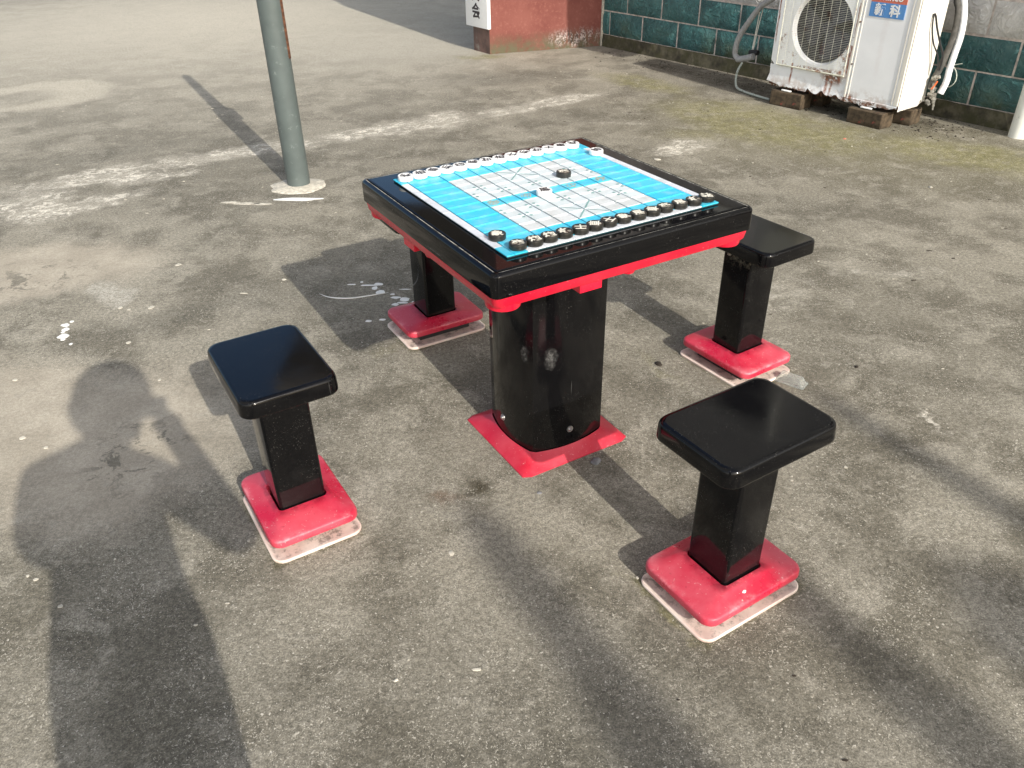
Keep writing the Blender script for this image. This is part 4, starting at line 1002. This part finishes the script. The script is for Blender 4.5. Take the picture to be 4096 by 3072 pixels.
# clear plastic lid lying by the back right stool
ld = empty('plastic_lid', (.818, .262, 0), R(-38), label='clear plastic container lid lying right of the back right stool pad', cat='lid')
b = bmesh.new(); loft(b, [rr(.052, .027, .008, .001), rr(.050, .025, .008, .004), rr(.046, .022, .007, .006), rr(.036, .013, .005, .026)], False, True)
o = build('lid_shell', b, M['clear'], ld, angle=30); sm_ = o.modifiers.new('thick', 'SOLIDIFY'); sm_.thickness = .0012
b = bmesh.new(); loft(b, [rr(.053, .028, .009, .0006), rr(.053, .028, .009, .0028), rr(.049, .024, .008, .0028), rr(.049, .024, .008, .0006)], False, False); build('lid_rim', b, M['clear'], ld)
# weed tufts of pale scratches on the right back stool seat are wear, built as thin chips
bm = bmesh.new(); rnd = random.Random(12)

# ------------------------------------------------------------------ photographer behind the lens
def skin_body(name, verts, edges, mat, parent, sub=2, root=0):
    me = bpy.data.meshes.new(name); me.from_pydata([v[0] for v in verts], edges, []); me.materials.append(mat)
    o = bpy.data.objects.new(name, me); COL.objects.link(o); o.parent = parent
    m = o.modifiers.new('skin', 'SKIN'); m.use_smooth_shade = True
    for i, v in enumerate(me.skin_vertices[0].data):
        r_ = verts[i][1]; v.radius = r_ if isinstance(r_, tuple) else (r_, r_); v.use_root = (i == root)
    s_ = o.modifiers.new('sub', 'SUBSURF'); s_.levels = sub; s_.render_levels = sub
    return o
px, py = -.095, -2.27
man = empty('person', (px, py, 0), label='person in dark jacket holding up a phone to take the picture', cat='person')
V = [((.0, 0, .95), (.175, .12)), ((0, 0, 1.10), (.165, .11)), ((0, .01, 1.27), (.165, .11)), ((0, .01, 1.40), (.13, .085)), ((.035, .015, 1.48), (.060, .060)), ((.07, .03, 1.55), (.060, .060)),
     ((-.17, .0, 1.375), (.066, .066)), ((-.215, .02, 1.20), (.056, .056)), ((-.19, .06, 1.13), (.052, .052)), ((.0, .20, 1.36), (.038, .038)),
     ((.18, .0, 1.385), (.062, .062)), ((.295, .05, 1.22), (.056, .056)), ((.31, .09, 1.15), (.052, .052)), ((.165, .185, 1.40), (.040, .040)), ((.105, .215, 1.445), (.034, .034)),
     ((-.09, 0, .86), (.105, .105)), ((-.10, .01, .48), (.062, .062)), ((-.105, -.01, .10), (.045, .045)), ((.09, 0, .86), (.105, .105)), ((.10, .01, .48), (.062, .062)), ((.105, -.01, .10), (.045, .045)),
     ((-.11, .12, .04), (.040, .03)), ((.11, .12, .04), (.040, .03))]
Ed = [(0, 1), (1, 2), (2, 3), (3, 4), (4, 5), (3, 6), (6, 7), (7, 8), (8, 9), (3, 10), (10, 11), (11, 12), (12, 13), (13, 14), (0, 15), (15, 16), (16, 17), (0, 18), (18, 19), (19, 20), (17, 21), (20, 22)]
skin_body('body', V, Ed, M['jacket'], man)
# head
b = bmesh.new(); bmesh.ops.create_uvsphere(b, u_segments=24, v_segments=16, radius=1)
for v in b.verts:
    x, y, z = v.co; k = 1-.18*max(0, -z); v.co = Vector((x*.074*k, y*.092*k, z*.115))
    if y > .8 and abs(x) < .25 and -.25 < z < .15: v.co.y += .018
build('head', b, M['skin'], man, angle=60, loc=(.105, .035, 1.65))
b = bmesh.new(); bmesh.ops.create_uvsphere(b, u_segments=24, v_segments=16, radius=1)
for v in b.verts:
    x, y, z = v.co; v.co = Vector((x*.124, y*.128-.02-(.03 if z < .1 else 0), max(-.55, z)*.13+.02))
    if y > .35 and z < .35: v.co.y = .035
build('hair', b, M['hair'], man, angle=60, loc=(.105, .02, 1.66))
for sx, wx in ((-1, .0), (1, .15)):
    V = [((wx, .205, 1.365), .032), ((wx*.7+sx*.012+.025, .222, 1.40), (.036, .02)), ((wx*.55+sx*.02+.035, .228, 1.435), (.030, .016))]
    E_ = [(0, 1), (1, 2)]
    for k in range(4):
        i0 = len(V); zb = 1.425+.014*k
        V += [((V[2][0][0], .226, zb), .0095), ((.055+sx*.062, .222-.002*k, zb+.012), .0088), ((.055+sx*.050, .228, zb+.013), .0078)]
        E_ += [(2, i0), (i0, i0+1), (i0+1, i0+2)]
    i0 = len(V); V += [((V[1][0][0]+.0, .235, 1.40), .010), ((.055+sx*.045, .236, 1.424), .009)]; E_ += [(1, i0), (i0, i0+1)]
    skin_body('hand', V, E_, M['skin'], man, 1)
fw = (Mz @ Vector((0, 0, -1))); 
ph = bpy.data.objects.new('phone', bpy.data.meshes.new('phone')); b = bmesh.new(); bbox(b, -.075, .075, -.036, .036, -.008, 0, .003, 2); b.to_mesh(ph.data); b.free(); ph.data.materials.append(M['blk']); COL.objects.link(ph)
ph.matrix_world = Matrix.Translation(CAM-fw*.022+Mz @ Vector((.0, -.0, 0))) @ Mz.to_4x4(); tag(ph, 'black phone held up by the person behind the scene', 'phone')

# ------------------------------------------------------------------ slender trees behind the viewer, whose tips shade the foreground
def slim_tree(tipx, tipy, t, h_spread, seed, lab, dens=1.0, wd=1.0):
    hd = Vector((cos(SUN_AZ), sin(SUN_AZ), 0)); p = Vector((tipx, tipy, 0))+hd*t; H = t*math.tan(SUN_EL)
    tr = empty('slender_tree', p, label=lab, cat='tree', group='slender trees behind the viewer')
    rnd = random.Random(seed)
    b = bmesh.new(); cyl(b, (0, 0, 0), (0, 0, H*.97), .06, .012, 10); build('trunk', b, M['bark'], tr)
    b = bmesh.new()
    for _ in range(int(6000*dens)):
        k = rnd.random()**.8; z = H*(1-.62*k); rad = wd*(.16+.95*k**.9)*rnd.random()**.6; a = rnd.random()*6.283
        lump = .7+.6*mnoise.noise(Vector((cos(a)*1.5, sin(a)*1.5, z*1.8+seed)))
        c = Vector((rad*lump*cos(a), rad*lump*sin(a), z)); s_ = rnd.uniform(.03, .06)
        u = Vector((rnd.gauss(0, 1), rnd.gauss(0, 1), rnd.gauss(0, 1))).normalized(); v_ = u.cross(Vector((rnd.gauss(0, 1), rnd.gauss(0, 1), rnd.gauss(0, 1)))).normalized()
        b.faces.new([b.verts.new(c+u*s_), b.verts.new(c+v_*s_*.5), b.verts.new(c-u*s_), b.verts.new(c-v_*s_*.5)])
    me = bpy.data.meshes.new('crown'); b.to_mesh(me); b.free(); me.materials.append(M['foliage']); o = bpy.data.objects.new('crown', me); COL.objects.link(o); o.parent = tr
slim_tree(.90, .16, 8.2, 1, 1, 'slender tree furthest right behind the viewer', .6, .17)
slim_tree(-.20, -.38, 8.2, 1, 2, 'slender leafy tree directly behind the viewer', .9, .30)
slim_tree(.42, -.40, 8.2, 1, 3, 'slender tree second from the right behind the viewer', .9, .24)
slim_tree(1.02, -.62, 8.2, 1, 4, 'broad leafy tree right behind the viewer', 1.2, .8)
